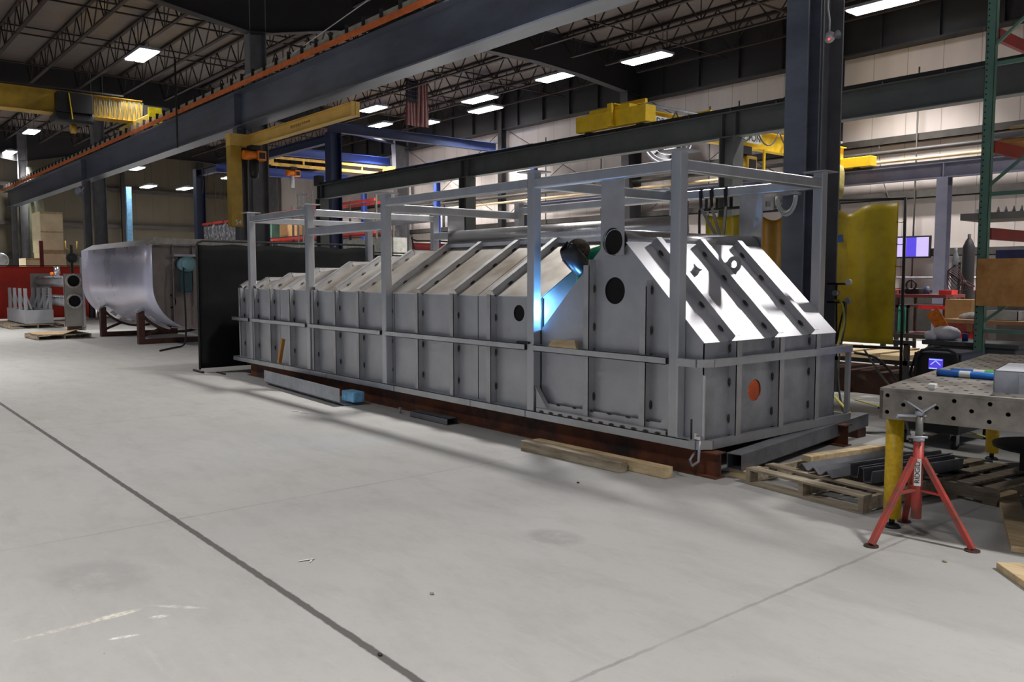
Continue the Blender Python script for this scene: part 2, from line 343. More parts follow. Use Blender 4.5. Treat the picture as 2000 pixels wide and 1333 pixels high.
def thing(name, label, cat, loc=(0,0,0), group=None):
    o = bpy.data.objects.new(name, None); COL.objects.link(o); o.location = loc; o.empty_display_size = 0.2
    o['label'] = label; o['category'] = cat
    if group: o['group'] = group
    return o
def rootloc(p):
    v = Vector((0,0,0))
    while p is not None: v += p.location; p = p.parent
    return v
def obj(name, mb, mats, parent=None, label=None, cat=None, group=None, loc=None, kind=None, bevel=0.0):
    if not isinstance(mats, (list, tuple)): mats = [mats]
    vs = mb.v
    if parent is not None: org = rootloc(parent); loc0 = Vector((0,0,0))
    else:
        if loc is None:
            xs = [p.x for p in vs]; ys = [p.y for p in vs]; zs = [p.z for p in vs]
            loc = ((min(xs)+max(xs))/2, (min(ys)+max(ys))/2, min(zs))
        org = Vector(loc); loc0 = org
    me = bpy.data.meshes.new(name)
    me.from_pydata([tuple(p-org) for p in vs], [], mb.f)
    for m in mats: me.materials.append(m)
    me.polygons.foreach_set('material_index', mb.mi); me.polygons.foreach_set('use_smooth', mb.sm)
    me.update()
    bm = bmesh.new(); bm.from_mesh(me)
    bmesh.ops.remove_doubles(bm, verts=bm.verts, dist=1e-5) if any(mb.sm) else None
    bmesh.ops.recalc_face_normals(bm, faces=bm.faces); bm.to_mesh(me); bm.free()
    o = bpy.data.objects.new(name, me); COL.objects.link(o); o.location = loc0
    if parent is not None: o.parent = parent
    if bevel > 0:
        b = o.modifiers.new('bevel', 'BEVEL'); b.width = bevel; b.segments = 2; b.limit_method = 'ANGLE'
    if label: o['label'] = label
    if cat: o['category'] = cat
    if group: o['group'] = group
    if kind: o['kind'] = kind
    return o
def dup(root, loc, label=None, rotz=None):
    r = root.copy(); COL.objects.link(r); r.location = loc
    if rotz is not None: r.rotation_euler = (0,0,rotz)
    if label: r['label'] = label
    def rec(a, b):
        for ch in list(a.children):
            if ch is b: continue
            c = ch.copy(); COL.objects.link(c); c.parent = b; rec(ch, c)
    rec(root, r)
    return r
def text(name, s, size, mtx, m, parent, ext=0.001):
    cu = bpy.data.curves.new(name, 'FONT'); cu.body = s; cu.size = size; cu.extrude = ext; cu.align_x = 'CENTER'; cu.align_y = 'CENTER'
    tmp = bpy.data.objects.new('tmp_text', cu); COL.objects.link(tmp)
    dg = bpy.context.evaluated_depsgraph_get(); me = bpy.data.meshes.new_from_object(tmp.evaluated_get(dg))
    bpy.data.objects.remove(tmp); bpy.data.curves.remove(cu)
    me.name = name; me.materials.clear(); me.materials.append(m)
    off = Matrix.Translation(-rootloc(parent)); me.transform(off @ mtx)
    o = bpy.data.objects.new(name, me); COL.objects.link(o); o.parent = parent
    return o
def basis(o, x, y):
    x = Vector(x).normalized(); y = Vector(y).normalized(); z = x.cross(y)
    return Matrix.Translation(Vector(o)) @ Matrix((x, y, z)).transposed().to_4x4()

ORD = ['first','second','third','fourth','fifth','sixth','seventh','eighth','ninth','tenth','eleventh','twelfth','thirteenth','fourteenth','fifteenth','sixteenth','seventeenth','eighteenth','nineteenth','twentieth','twenty-first','twenty-second']
# ================================================================== BUILDING SHELL
obj('floor', MB().box(-46.8, 14, -16, 17.5, -0.12, 0), M_FLOOR, loc=(0,0,0), kind='structure')
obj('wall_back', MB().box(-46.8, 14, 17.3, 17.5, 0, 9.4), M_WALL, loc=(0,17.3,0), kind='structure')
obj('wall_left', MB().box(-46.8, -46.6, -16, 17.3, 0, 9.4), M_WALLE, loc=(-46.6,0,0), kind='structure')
obj('ceiling', MB().box(-46.8, 14, -16, 17.5, 9.15, 9.3), M_DECK, loc=(0,0,9.15), kind='structure')
# window in the back wall
wn = MB().box(-27.6, -27.5, 17.16, 17.3, 3.55, 5.0).box(-26.35, -26.25, 17.16, 17.3, 3.55, 5.0).box(-27.6, -26.25, 17.16, 17.3, 4.9, 5.0).box(-27.6, -26.25, 17.16, 17.3, 3.55, 3.65)
wo = obj('window_1', wn, M_GIRT, kind='structure')
obj('pane', MB().box(-27.5, -26.35, 17.24, 17.28, 3.65, 4.9), mat('window_pane', srgb(190,192,196), 0.15, 0.3, 1.0, 0.05), wo)

# girts on the back wall and end wall
gl = {2.2:'dark wall girt lowest on the back wall, behind the red racks', 3.72:'dark wall girt second from the floor on the back wall',
      5.2:'dark wall girt third from the floor, above the yellow bridge crane'}
for z, lab in gl.items():
    m = MB().box(-46.5, 14, 17.08, 17.3, z-0.09, z-0.07).box(-46.5, 14, 17.08, 17.1, z-0.09, z+0.11).box(-46.5, 14, 17.1, 17.3, z+0.09, z+0.11)
    obj('wall_girt', m, M_GIRT, label=lab, cat='wall girt', group='back wall girts', loc=(-16,17.2,z-0.09))
for z, lab in ((2.6,'dark girt low on the far end wall behind the hopper'), (4.4,'dark girt at mid height of the far end wall'), (6.4,'dark girt high on the far end wall')):
    m = MB().box(-46.6, -46.4, -16, 17.05, z-0.1, z+0.1)
    obj('wall_girt', m, M_GIRT, label=lab, cat='wall girt', group='end wall girts', loc=(-46.5,0,z-0.1))
m = MB().box(-46.5, 14, 16.9, 17.3, 7.62, 7.66).box(-46.5, 14, 17.0, 17.04, 7.66, 9.12)
x = -46
while x < 13: m.box(x, x+0.04, 16.9, 17.0, 7.66, 9.12); x += 1.5
obj('eave_beam', m, M_DARKST, label='deep dark eave beam along the top of the back wall', cat='eave beam', loc=(-16,17.1,7.62))
# pipes along the back wall
for z, yy, r, mm, lab in ((4.62,16.80,0.045,M_WOODN,'pale yellow pipe running along the back wall above the slate runway'),
                          (4.85,16.78,0.06,M_GIRT,'dark pipe running along the back wall above the pale pipe')):
    obj('wall_pipe', MB().cyl((-30,yy,z),(14,yy,z), r, 10), mm, label=lab, cat='pipe', group='pipes on the back wall')
# thin vertical conduits on the back wall
for i, x in enumerate((-20.4,-17.4,-12.6,-11.5,-9.8,-6.0,-3.2)):
    obj('conduit', MB().cyl((x,17.04,0),(x,17.04,7.0), 0.022, 6), M_GIRT, label='thin dark vertical conduit on the pale back wall, ' + ORD[i] + ' from the left', cat='conduit', group='vertical wall conduits')
# cross braces
for x0, x1, z0, z1, lab in ((-22.6,-16.2,4.2,7.5,'pair of crossing thin brace rods on the back wall right of the flag'),
                       (-30.0,-23.4,4.2,7.5,'pair of crossing thin brace rods on the back wall beside the window'), (-15.0,-8.8,3.9,7.5,'pair of crossing thin brace rods behind the yellow bridge crane'),
                       (-22.6,-16.2,0.6,4.1,'pair of crossing thin brace rods low on the back wall behind the tank')):
    t = thing('cross_brace', lab, 'cross brace', ((x0+x1)/2,17.04,z0), 'wall cross braces')
    obj('rod', MB().cyl((x0,17.03,z0),(x1,17.03,z1), 0.014, 5), M_GIRT, t); obj('rod', MB().cyl((x0,17.03,z1),(x1,17.03,z0), 0.014, 5), M_GIRT, t)

# ---- frames: columns
def column_mb(x, y, h, d=0.42, wdt=0.36, z0=0):
    return MB().ibeam((x,y,z0),(x,y,h), d, wdt, 0.022, 0.014, up=(0,1,0)).box(x-0.24, x+0.24, y-d/2-0.01, y+d/2+0.01, 0, 0.03)
colnames = ['nearest, beside the welding booth curtain', 'rising behind the left end of the steel tank', 'far, seen under the yellow overhead crane', 'farthest, by the end wall']
for i, x in enumerate((-0.77,-15.75,-30.4,-44.9)):
    obj('building_column', column_mb(x, 3.30, 9.1, 0.42, 0.32), M_GREYSTEEL, label='grey steel roof column, ' + colnames[i], cat='column', group='roof columns of the middle row', loc=(x,3.3,0))
    obj('runway_column', column_mb(x+0.09, 2.83, 5.12, 0.26, 0.25), M_GREYSTEEL if i else M_RUNWAY, label='blue grey crane runway column standing in front of the roof column ' + colnames[i].split(',')[0], cat='column', group='columns under the high crane runway', loc=(x,2.86,0))
for i, x in enumerate((-15.6,-30.3,-45.0,-0.8)):
    m = MB()
    prof = [(16.95,0),(16.60,0),(16.25,7.9),(16.95,8.3)]
    for off in (-0.16, 0.16): pass
    m.plate([(0,0),(0.40,0),(0.75,8.0),(0,8.0)], [], (x-0.01,17.0,0), (0,-1,0), (0,0,1), 0.02)
    m.beam((x,17.0,0),(x,17.0,9.1), 0.34, 0.02, up=(0,1,0)).beam((x,16.60,0),(x,16.25,8.0), 0.34, 0.02, up=(0,1,0))
    obj('wall_column', m, M_DARKST if i < 1 else M_GREYSTEEL, label='dark tapered steel wall column ' + ['behind the yellow bridge crane','behind the blue gantry frame','in the far corner','at the right behind the pallet rack'][i], cat='column', group='tapered back wall columns', loc=(x,16.8,0))
for i, x in enumerate((-23.0,-8.2,-38.0)):
    obj('wind_column', MB().ibeam((x,16.95,0),(x,16.95,9.1), 0.26, 0.24, up=(0,1,0)), M_DARKST, label='slim dark wind column on the back wall ' + ['right of the blue gantry frame','right of the round wall fan','near the far corner'][i], cat='column', group='slim back wall columns', loc=(x,16.95,0))

# ---- rafters
bot = [(-16,8.9),(-8,8.55),(-1,8.05),(0.9,7.73),(3.05,7.42),(3.6,7.48),(5.3,7.85),(7.2,8.12),(9.8,8.2),(12.2,8.2),(14.2,8.08),(17.2,7.75)]
for i, x in enumerate((-0.8,-15.6,-30.3,-45.0)):
    m = MB()
    m.plate([(y,z) for y, z in bot] + [(17.2,9.14),(-16,9.14)], [], (x-0.006,0,0), (0,1,0), (0,0,1), 0.012)
    for (y0,z0),(y1,z1) in zip(bot[:-1], bot[1:]): m.beam((x,y0,z0),(x,y1,z1), 0.30, 0.02)
    m.box(x-0.15, x+0.15, -16, 17.2, 9.12, 9.14)
    obj('roof_rafter', m, M_DARKST, label='dark haunched steel roof rafter ' + ['nearest, over the bright tank end','over the left end of the steel tank','second bay away, past the yellow overhead crane','against the far end wall'][i], cat='rafter', group='haunched roof rafters', loc=(x,0,8))

# ---- open web joists (one mesh, copied)
def joist_mesh(L):
    m = MB(); n = 12; dx = L/n
    m.box(-L/2, L/2, -0.05, 0.05, 0.72, 0.78)
    m.box(-L/2+0.5, L/2-0.5, -0.05, 0.05, 0.0, 0.05)
    for k in range(n):
        x = -L/2 + k*dx
        m.beam((x,0,0.74),(x+dx*0.45,0,0.03), 0.03, 0.03).beam((x+dx*0.55,0,0.03),(x+dx,0,0.74), 0.03, 0.03)
        if k % 2 == 0: m.beam((x+dx*0.5,0,0.03),(x+dx*0.5,0,0.74), 0.022, 0.022)
    return m
bays = [(-8.2,14.5,'near'), (-22.95,14.4,'middle'), (-37.65,14.4,'far')]
baylab = {'near':'dark open-web joist in the bay over the tank', 'middle':'dark open-web joist in the middle roof bay', 'far':'dark open-web joist in the far roof bay', 'right':'dark open-web joist in the upper right roof bay'}
proto = {}
for cx, L, nm in bays + [(6.5,14.3,'right')]:
    ys = [-14.2+1.52*i for i in range(21)]
    if nm == 'near': ys = [y for y in ys if y > -9]
    if nm == 'right': ys = [y for y in ys if y > 8]
    first = None
    for y in ys:
        lab_ = baylab[nm] + ', ' + ORD[len(ys)-1-ys.index(y)] + ' from the back wall'
        if first is None:
            mb = joist_mesh(L); mb.v = [p + Vector((cx,y,8.34)) for p in mb.v]
            first = obj('roof_joist', mb, M_JOIST, label=lab_, cat='roof joist', group='open-web roof joists, ' + nm + ' bay', loc=(cx,y,8.34))
        else:
            c = first.copy(); COL.objects.link(c); c.location = (cx,y,8.34); c['label'] = lab_
# bridging bars across the joists
for k_, (x, z) in enumerate(((-4.4,8.35),(-8.2,8.35),(-11.9,8.35),(-19.2,8.35),(-22.9,8.35),(-26.6,8.35),(-33.9,8.35),(-37.6,8.35),(-41.2,8.35),(-6.3,9.08),(-21.0,9.08),(-25.0,9.08))):
    obj('bridging_bar', MB().box(x-0.02, x+0.02, -14, 16.9, z-0.02, z+0.02), M_JOIST, label=('thin dark bar crossing under the roof joists, ' + ORD[k_] + ' from the near end') if k_ < 9 else 'thin dark bar crossing the tops of the roof joists, ' + ORD[k_-9] + ' from the near end', cat='bridging bar', group='bridging bars', loc=(x,1.5,z-0.02))

# ================================================================== HIGH CRANE RUNWAY
rw = thing('crane_runway_beam', 'long blue grey crane runway girder crossing high over the steel tank', 'runway beam', (-20,2.86,5.12))
m = MB().ibeam((-46.4,2.86,5.54),(6,2.86,5.54), 0.83, 0.40, 0.028, 0.02)
for x in (-0.8,-15.6,-30.3): m.box(x-0.012, x+0.012, 2.67, 3.05, 5.15, 5.93)
obj('girder', m, M_RUNWAY, rw)
m = MB().box(-46.4, 6, 2.82, 2.90, 5.96, 6.03).box(-46.4, 6, 2.835, 2.885, 6.03, 6.07)
obj('crane_rail', m, M_DARKST, rw)
m = MB().box(-46.4, 6, 2.58, 2.61, 5.98, 6.09)
obj('conductor_bar', m, M_ORANGE if False else mat('conductor_orange', srgb(214,112,56), 0.5), rw)
m = MB().box(-46.4, 6, 2.66, 2.68, 6.10, 6.22)
obj('cable_cover', m, mat('cable_cover_cream', srgb(170,166,150), 0.6), rw)
x = -46; n = 0
bm_ = MB()
while x < 5.6:
    bm_.box(x-0.015, x+0.015, 2.60, 2.68, 5.97, 6.27); x += 0.62
o = obj('bar_hanger', bm_, M_DARKST, rw, kind='stuff')

# ---- low charcoal runway with its columns
rw2 = thing('crane_runway_beam', 'low charcoal crane runway girder behind the steel tank', 'runway beam', (-10,7.2,3.98))
m = MB().ibeam((-20.2,7.2,4.22),(14,7.2,4.22), 0.44, 0.22, 0.02, 0.012)
for x in (-4.7,-12.4,-20.0): m.box(x-0.15, x-0.13, 7.1, 7.3, 4.02, 4.42).box(x+0.13, x+0.15, 7.1, 7.3, 4.02, 4.42)
obj('girder', m, M_RUNWAY2, rw2)
m = MB().box(-20.2, 14, 7.17, 7.23, 4.44, 4.52)
x = -20
while x < 13: m.box(x-0.03, x+0.03, 7.10, 7.17, 4.44, 4.475); x += 0.9
obj('crane_rail', m, M_DARKST, rw2)
obj('end_stop', MB().box(-20.35, -20.05, 7.1, 7.3, 4.44, 4.75), M_DARKST, rw2)
for i, x in enumerate((-4.7,-12.4,-20.0)):
    obj('runway_column', MB().ibeam((x,7.2,0.02),(x,7.2,4.0), 0.30, 0.30, 0.02, 0.012, up=(1,0,0)).box(x-0.25,x+0.25,6.95,7.45,0,0.02), M_RUNWAY2,
        label='charcoal column under the low runway ' + ['right of the round wall fan','behind the tank midway along','at the left end of the runway'][i], cat='column', group='columns under the low charcoal runway', loc=(x,7.2,0))
# ---- slate runway near the back wall
rw3 = thing('crane_runway_beam', 'slate grey crane runway girder close to the back wall', 'runway beam', (0,15.5,3.92))
m = MB().ibeam((-20.2,15.5,4.10),(14,15.5,4.10), 0.36, 0.22, 0.02, 0.012)
m.box(-4.6, -4.58, 15.38, 15.62, 3.94, 4.26)
obj('girder', m, M_RUNWAY3, rw3)
obj('crane_rail', MB().box(-20.2, 14, 15.47, 15.53, 4.28, 4.35), M_DARKST, rw3)
for x, lab in ((-4.6,'slate grey column under the rear runway, right of the television'), (-12.4,'slate grey column under the rear runway, behind the tank'), (-20.0,'slate grey column under the left end of the rear runway')):
    m = MB().ibeam((x,15.5,0),(x,15.5,3.92), 0.26, 0.26, 0.018, 0.012, up=(0,1,0))
    obj('runway_column', m, M_RUNWAY3, label=lab, cat='column', group='columns under the slate runway', loc=(x,15.5,0))

# ---- yellow 2 ton bridge crane
br = thing('bridge_crane', 'bright yellow two ton bridge crane spanning to the back wall', 'bridge crane', (-7.5,11.4,4.5))
m = MB().ibeam((-7.4,7.0,4.76),(-7.4,15.9,4.76), 0.44, 0.18, 0.02, 0.012)
m.box(-7.46, -7.34, 6.95, 7.0, 4.54, 4.98)
obj('bridge_girder', m, M_YEL, br)
obj('end_truck', MB().box(-8.45, -6.55, 7.05, 7.35, 4.54, 4.86).box(-8.1, -7.0, 7.09, 7.31, 4.86, 4.95), M_YEL, br, bevel=0.01)
obj('end_truck', MB().box(-8.45, -6.35, 15.35, 15.65, 4.37, 4.62), M_YEL, br, bevel=0.01)
for yw, zz in ((7.2,4.54),(15.5,4.37)):
    for x in (-8.2,-6.8): obj('wheel', MB().cyl((x,yw-0.06,zz),(x,yw+0.06,zz), 0.075, 14), M_DARKST, br)
obj('festoon_arm', MB().box(-8.0, -7.0, 7.55, 7.62, 5.02, 5.10).box(-7.44,-7.36,7.55,7.62,4.96,5.04), M_YEL, br)
obj('festoon_arm', MB().box(-7.5, -6.9, 9.5, 9.57, 5.02, 5.10), M_YEL, br)
obj('festoon_arm', MB().box(-7.5, -6.9, 13.2, 13.27, 5.02, 5.10), M_YEL, br)
obj('conduit_rail', MB().cyl((-7.12,7.6,5.02),(-7.12,15.3,5.02), 0.03, 8), M_GALV, br)
m = MB()
ys = [7.7+0.95*i for i in range(8)]
for a, b in zip(ys[:-1], ys[1:]):
    m.path([(-7.12, a+(b-a)*t, 4.98-1.9*t*(1-t)*(0.75)) for t in [j/8 for j in range(9)]], 0.018, 6)
obj('festoon_cable', m, M_HOSEG, br)
sg = obj('capacity_sign', MB().box(-7.30, -7.29, 11.21, 11.97, 4.66, 4.90), M_WHITE, br)
text('lettering', '2 TON', 0.24, basis((-7.285,11.59,4.775),(0,1,0),(0,0,1)), M_BLACK, sg)
sg = obj('maker_sign', MB().box(-7.30, -7.29, 8.05, 8.7, 4.66, 4.88), M_WHITE, br)
text('lettering', 'DE', 0.2, basis((-7.285,8.35,4.77),(0,1,0),(0,0,1)), M_BLACK, sg)
obj('pendant_strap', MB().box(-7.26, -7.22, 12.0, 12.06, 3.85, 4.55), M_YEL, br)
# hoist on the bridge
def hoist(name, lab, c, s, body, ctrl=M_BLACK, group=None, chain=0.0):
    t = thing(name, lab, 'hoist', (c[0],c[1],c[2]-0.3*s), group)
    obj('trolley', MB().cbox((c[0],c[1],c[2]+0.16*s), (0.34*s,0.26*s,0.12*s)), M_DARKST, t)
    obj('motor_body', MB().cyl((c[0],c[1]-0.30*s,c[2]-0.05*s),(c[0],c[1]+0.05*s,c[2]-0.05*s), 0.13*s, 14), body, t)
    obj('gear_housing', MB().cbox((c[0],c[1]+0.18*s,c[2]-0.05*s), (0.30*s,0.26*s,0.28*s)), body, t, bevel=0.02*s)
    obj('cover_plate', MB().cbox((c[0]+0.155*s,c[1]+0.18*s,c[2]-0.05*s), (0.012*s,0.17*s,0.17*s)), ctrl, t)
    if chain: obj('chain', MB().cyl((c[0],c[1],c[2]-0.15*s),(c[0],c[1],c[2]-chain), 0.012, 6), M_DARKST, t); obj('hook', MB().path([(c[0],c[1],c[2]-chain),(c[0],c[1],c[2]-chain-0.05),(c[0],c[1]+0.05,c[2]-chain-0.10),(c[0],c[1]+0.02,c[2]-chain-0.16),(c[0],c[1]-0.04,c[2]-chain-0.12)], 0.016, 6), M_DARKST, t)
    return t
hoist('chain_hoist', 'orange hoist under the yellow bridge crane left of the charcoal column', (-7.4,11.2,4.21), 1.5, M_YELDK, chain=0.7)
hoist('chain_hoist', 'orange hoist at the far end of the yellow bridge crane by the big grey column', (-7.4,14.6,4.19), 1.6, M_ORANGE, chain=0.6)
t = thing('dust_bag', 'olive cloth bag hanging beside the orange hoist near the big grey column', 'bag', (-7.2,15.0,3.5))
obj('bag', MB().lathe([(0.02,0.0),(0.14,0.05),(0.17,0.3),(0.17,0.7),(0.13,0.85),(0.02,0.9)], (-7.1,15.1,3.55)), mat('olive_cloth', srgb(120,110,56), 0.9, 0, 6, 0.15), t)

# ---- round fan on the wall column
fn = thing('wall_fan', 'large round fan with bright reflecting guard mounted high on the back wall', 'fan', (-13.3,16.0,5.9))
C0 = Vector((-13.35,15.9,5.95)); A = Vector((0.62,-0.78,0)).normalized()
obj('housing', MB().lathe([(0.62,-0.45),(0.80,-0.42),(0.80,0.0),(0.74,0.02),(0.74,-0.05)], C0, A, 36), M_FANW, fn)
obj('shroud', MB().lathe([(0.73,-0.02),(0.60,-0.2),(0.10,-0.30),(0.0,-0.30)], C0, A, 36), M_BLACK, fn)
m = MB(); sd = A.cross(Vector((0,0,1))).normalized()
for kx in range(4):
    a = PI/4 + kx*PI/2; d = sd*math.cos(a) + Vector((0,0,1))*math.sin(a)
    m.slab(C0+d*0.10-A*0.16, C0+d*0.66-A*0.16, (sd*-math.sin(a)+Vector((0,0,1))*math.cos(a))*0.26 + A*0.1, 0.01)
obj('blade', m, mat('fan_blade_bright', (0.9,0.9,0.92), 0.2, 0.85), fn)
m = MB()
for rr in (0.2,0.35,0.5,0.65): m.path([C0+A*0.02+sd*rr*math.cos(t)+Vector((0,0,1))*rr*math.sin(t) for t in [2*PI*q/28 for q in range(29)]], 0.008, 4)
obj('guard', m, M_GALV, fn)
obj('bracket', MB().beam(C0-A*0.4, C0-A*0.4+Vector((0,0.9,0)), 0.12, 0.12), M_DARKST, fn)

# ---- ceiling lamps
def make_lamp(p, lab, big=1.0):
    x, y, z = p
    t = thing('high_bay_lamp', lab, 'lamp', (x,y,z), 'rectangular high bay lamps')
    obj('housing', MB().box(x-0.66*big, x+0.66*big, y-0.24*big, y+0.24*big, z+0.03, z+0.10).box(x-0.5*big, x+0.5*big, y-0.08*big, y+0.08*big, z+0.10, z+0.16), M_GALV, t)
    obj('diffuser', MB().box(x-0.62*big, x+0.62*big, y-0.21*big, y-0.02*big, z, z+0.03).box(x-0.62*big, x+0.62*big, y+0.02*big, y+0.21*big, z, z+0.03), M_DIFF, t)
    for hx in (-0.5*big, 0.5*big): obj('hanger', MB().cyl((x+hx,y,z+0.09),(x+hx,y,9.155), 0.008, 5), M_DARKST, t)
    return t
def lamp_light(p, big=1.0, pw=1.0, spr=98):
    l = bpy.data.lights.new('lamp_light', 'AREA'); l.shape = 'RECTANGLE'; l.size = 1.24*big; l.size_y = 0.42*big; l.energy = LAMP_W*pw; l.color = (1.0,0.97,0.95); l.spread = math.radians(spr)
    o = bpy.data.objects.new('lamp_light', l); COL.objects.link(o); o.location = (p[0],p[1],p[2]-0.004)
    return o
lamp_lab = ['bright lamp at the upper left, nearest of the left aisle row', 'bright lamp in the left aisle, below the yellow overhead crane', 'bright lamp at the left edge of the left aisle', 'bright lamp at the top right, nearest of the back aisle',
 'bright lamp left of the dark wall column, above the yellow bridge crane', 'bright lamp just left of the dark haunched rafter', 'bright lamp over the back aisle, larger of the close pair', 'bright lamp over the back aisle, smaller and lower of the close pair',
 'bright lamp behind the blue gantry beam', 'bright lamp at the lower corner of the hanging flag', 'small lamp directly above another behind the blue gantry', 'small lamp above the yellow truss bridge', 
 'far lamp left, next to the high runway girder', 'far lamp above the grey hopper, left of two', 'far lamp above the grey hopper, right of two', 'far lamp beside the yellow jib crane mast', 'thin bright lamp between the yellow jib arm and the flag']
for i, p in enumerate(LAMPS_SEEN):
    t = make_lamp(p, lamp_lab[i], 1.25 if p[2] > 8 and p[0] > -24 and i < 8 else 1.1)
    l = lamp_light(p, 1.1, 0.4 if i == 0 else (1.0 if p[0] > -30 else 0.8))
    l.parent = t; l.location = (0,0,-0.004)
hid_lab = ['directly above the steel tank','above the pallet rack at the right','above the viewer, nearest the bottom right','above the open floor in front of the tank','above the open floor left of the tank','above the open floor beside the hopper','above the open floor before the red curtain','above the space right of the rack','at the right end of the back aisle row','behind the bright tank end, above the yellow curtain','above the aisle behind the rack']
for k_, p in enumerate(LAMPS_HID):
    t = make_lamp(p, 'high bay lamp out of view, ' + hid_lab[k_])
    l = lamp_light(p, 1.1, POWER_HID[k_], 170 if k_ == 9 else 98); l.parent = t; l.location = (0,0,-0.004)

# ================================================================== STEEL TANK ON ITS SKID FRAME
tk = thing('steel_tank', 'long stainless steel tank with sloped ribbed roof inside an open tube frame, filling the middle', 'steel tank', (-4.5,1.1,0.205))
def quad(mb, p, t):
    p = [Vector(q) for q in p]; n = (p[1]-p[0]).cross(p[3]-p[0]).normalized()*t
    return mb.add(p + [q+n for q in p], [(0,3,2,1),(4,5,6,7),(0,1,5,4),(1,2,6,5),(2,3,7,6),(3,0,4,7)])
def circ(cx, cy, r, n=32): return [(cx+r*math.cos(2*PI*k/n), cy+r*math.sin(2*PI*k/n)) for k in range(n)]
YF, YB, ZW = 0.10, 2.10, 1.38
SL = 0.62
def zt(x): return min(1.95, 1.93+0.11*(x+4.5)) if x < -4.5 else 1.95
def yt(x): return YF + (zt(x)-ZW)/SL
seams = [-9.2,-7.615,-5.95,-4.4,-2.745,-1.745]
# front and back walls
for a, b in zip(seams[:-1], seams[1:]):
    hol = [circ(-2.08,1.216,0.082)] if b > -2 else []
    obj('wall_panel', MB().plate([(a+0.006,0.25),(b-0.006,0.25),(b-0.006,ZW),(a+0.006,ZW)], hol, (0,YF,0), (1,0,0), (0,0,1), -0.006), M_STAIN, tk)
    obj('wall_panel', MB().plate([(a+0.006,0.25),(b-0.006,0.25),(b-0.006,ZW),(a+0.006,ZW)], [], (0,YB,0), (1,0,0), (0,0,1), 0.006), M_STAIN, tk)
m = MB()
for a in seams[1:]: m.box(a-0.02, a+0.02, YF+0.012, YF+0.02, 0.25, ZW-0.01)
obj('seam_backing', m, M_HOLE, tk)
gable = [(-1.739,0.25),(0.18,0.25),(0.18,1.05),(-0.645,1.85),(-0.925,1.85),(-1.739,1.068)]
obj('gable_wall', MB().plate(gable, [circ(-0.785,1.456,0.118)], (0,YF,0), (1,0,0), (0,0,1), -0.008), M_STAIN, tk)
obj('gable_wall', MB().plate(gable, [], (0,YB,0), (1,0,0), (0,0,1), 0.008), M_STAIN, tk)
obj('end_wall', MB().plate([(YF,0.25),(YB,0.25),(YB,1.05),(YF,1.05)], [circ(0.80,0.62,0.092)], (0.18,0,0), (0,1,0), (0,0,1), -0.008), mat('stainless_sheet_end', (0.40,0.41,0.44), 0.42, 0.75, 2.5, 0.13), tk)
pc = obj('port_cover', MB().plate(circ(0.80,0.62,0.094), [], (0.166,0,0), (0,1,0), (0,0,1), 0.004), M_COPPER, tk, label='round orange port cover')
obj('end_wall', MB().plate([(YF,0.25),(YB,0.25),(YB,ZW),(2.2-yt(-9.2),zt(-9.2)),(yt(-9.2),zt(-9.2)),(YF,ZW)], [], (-9.2,0,0), (0,1,0), (0,0,1), 0.006), M_STAIN, tk)
# inner end wall lit by the arc
obj('inner_end_wall', MB().plate([(YF+0.01,1.08),(YF+0.01,ZW),(yt(-2),1.95),(2.2-yt(-2),1.95),(YB-0.01,ZW),(YB-0.01,1.08)], [], (-1.742,0,0), (0,1,0), (0,0,1), -0.006), M_STAIN, tk)
# roof panels of the long module
for a, b in zip(seams[:-1], seams[1:]):
    a_, b_ = a+0.006, (b-0.006 if b > -2 else b-0.006)
    b_ = -1.742 if b > -2 else b_
    obj('roof_panel', quad(MB(), [(a_,YF,ZW),(b_,YF,ZW),(b_,yt(b_),zt(b_)),(a_,yt(a_),zt(a_))], 0.005), M_ROOF, tk)
    obj('roof_panel', quad(MB(), [(b_,YB,ZW),(a_,YB,ZW),(a_,2.2-yt(a_),zt(a_)),(b_,2.2-yt(b_),zt(b_))], 0.005), M_ROOF, tk)
    obj('roof_top_panel', quad(MB(), [(a_,yt(a_),zt(a_)),(b_,yt(b_),zt(b_)),(b_,2.2-yt(b_),zt(b_)),(a_,2.2-yt(a_),zt(a_))], 0.005), M_ROOF, tk)
obj('wall_top_edge', MB().box(-9.2, -1.75, YF-0.004, YF+0.004, ZW-0.004, ZW+0.006), M_STAIN_LIT, tk)
# hipped end module slopes
obj('hip_panel', quad(MB(), [(0.18,YF,1.05),(0.18,YB,1.05),(-0.70,YB,1.905),(-0.70,YF,1.905)], 0.006), M_STAIN_LIT, tk)
obj('hip_panel', quad(MB(), [(-1.739,YB,1.068),(-1.739,YF,1.068),(-0.87,YF,1.905),(-0.87,YB,1.905)], 0.006), M_ROOF, tk)
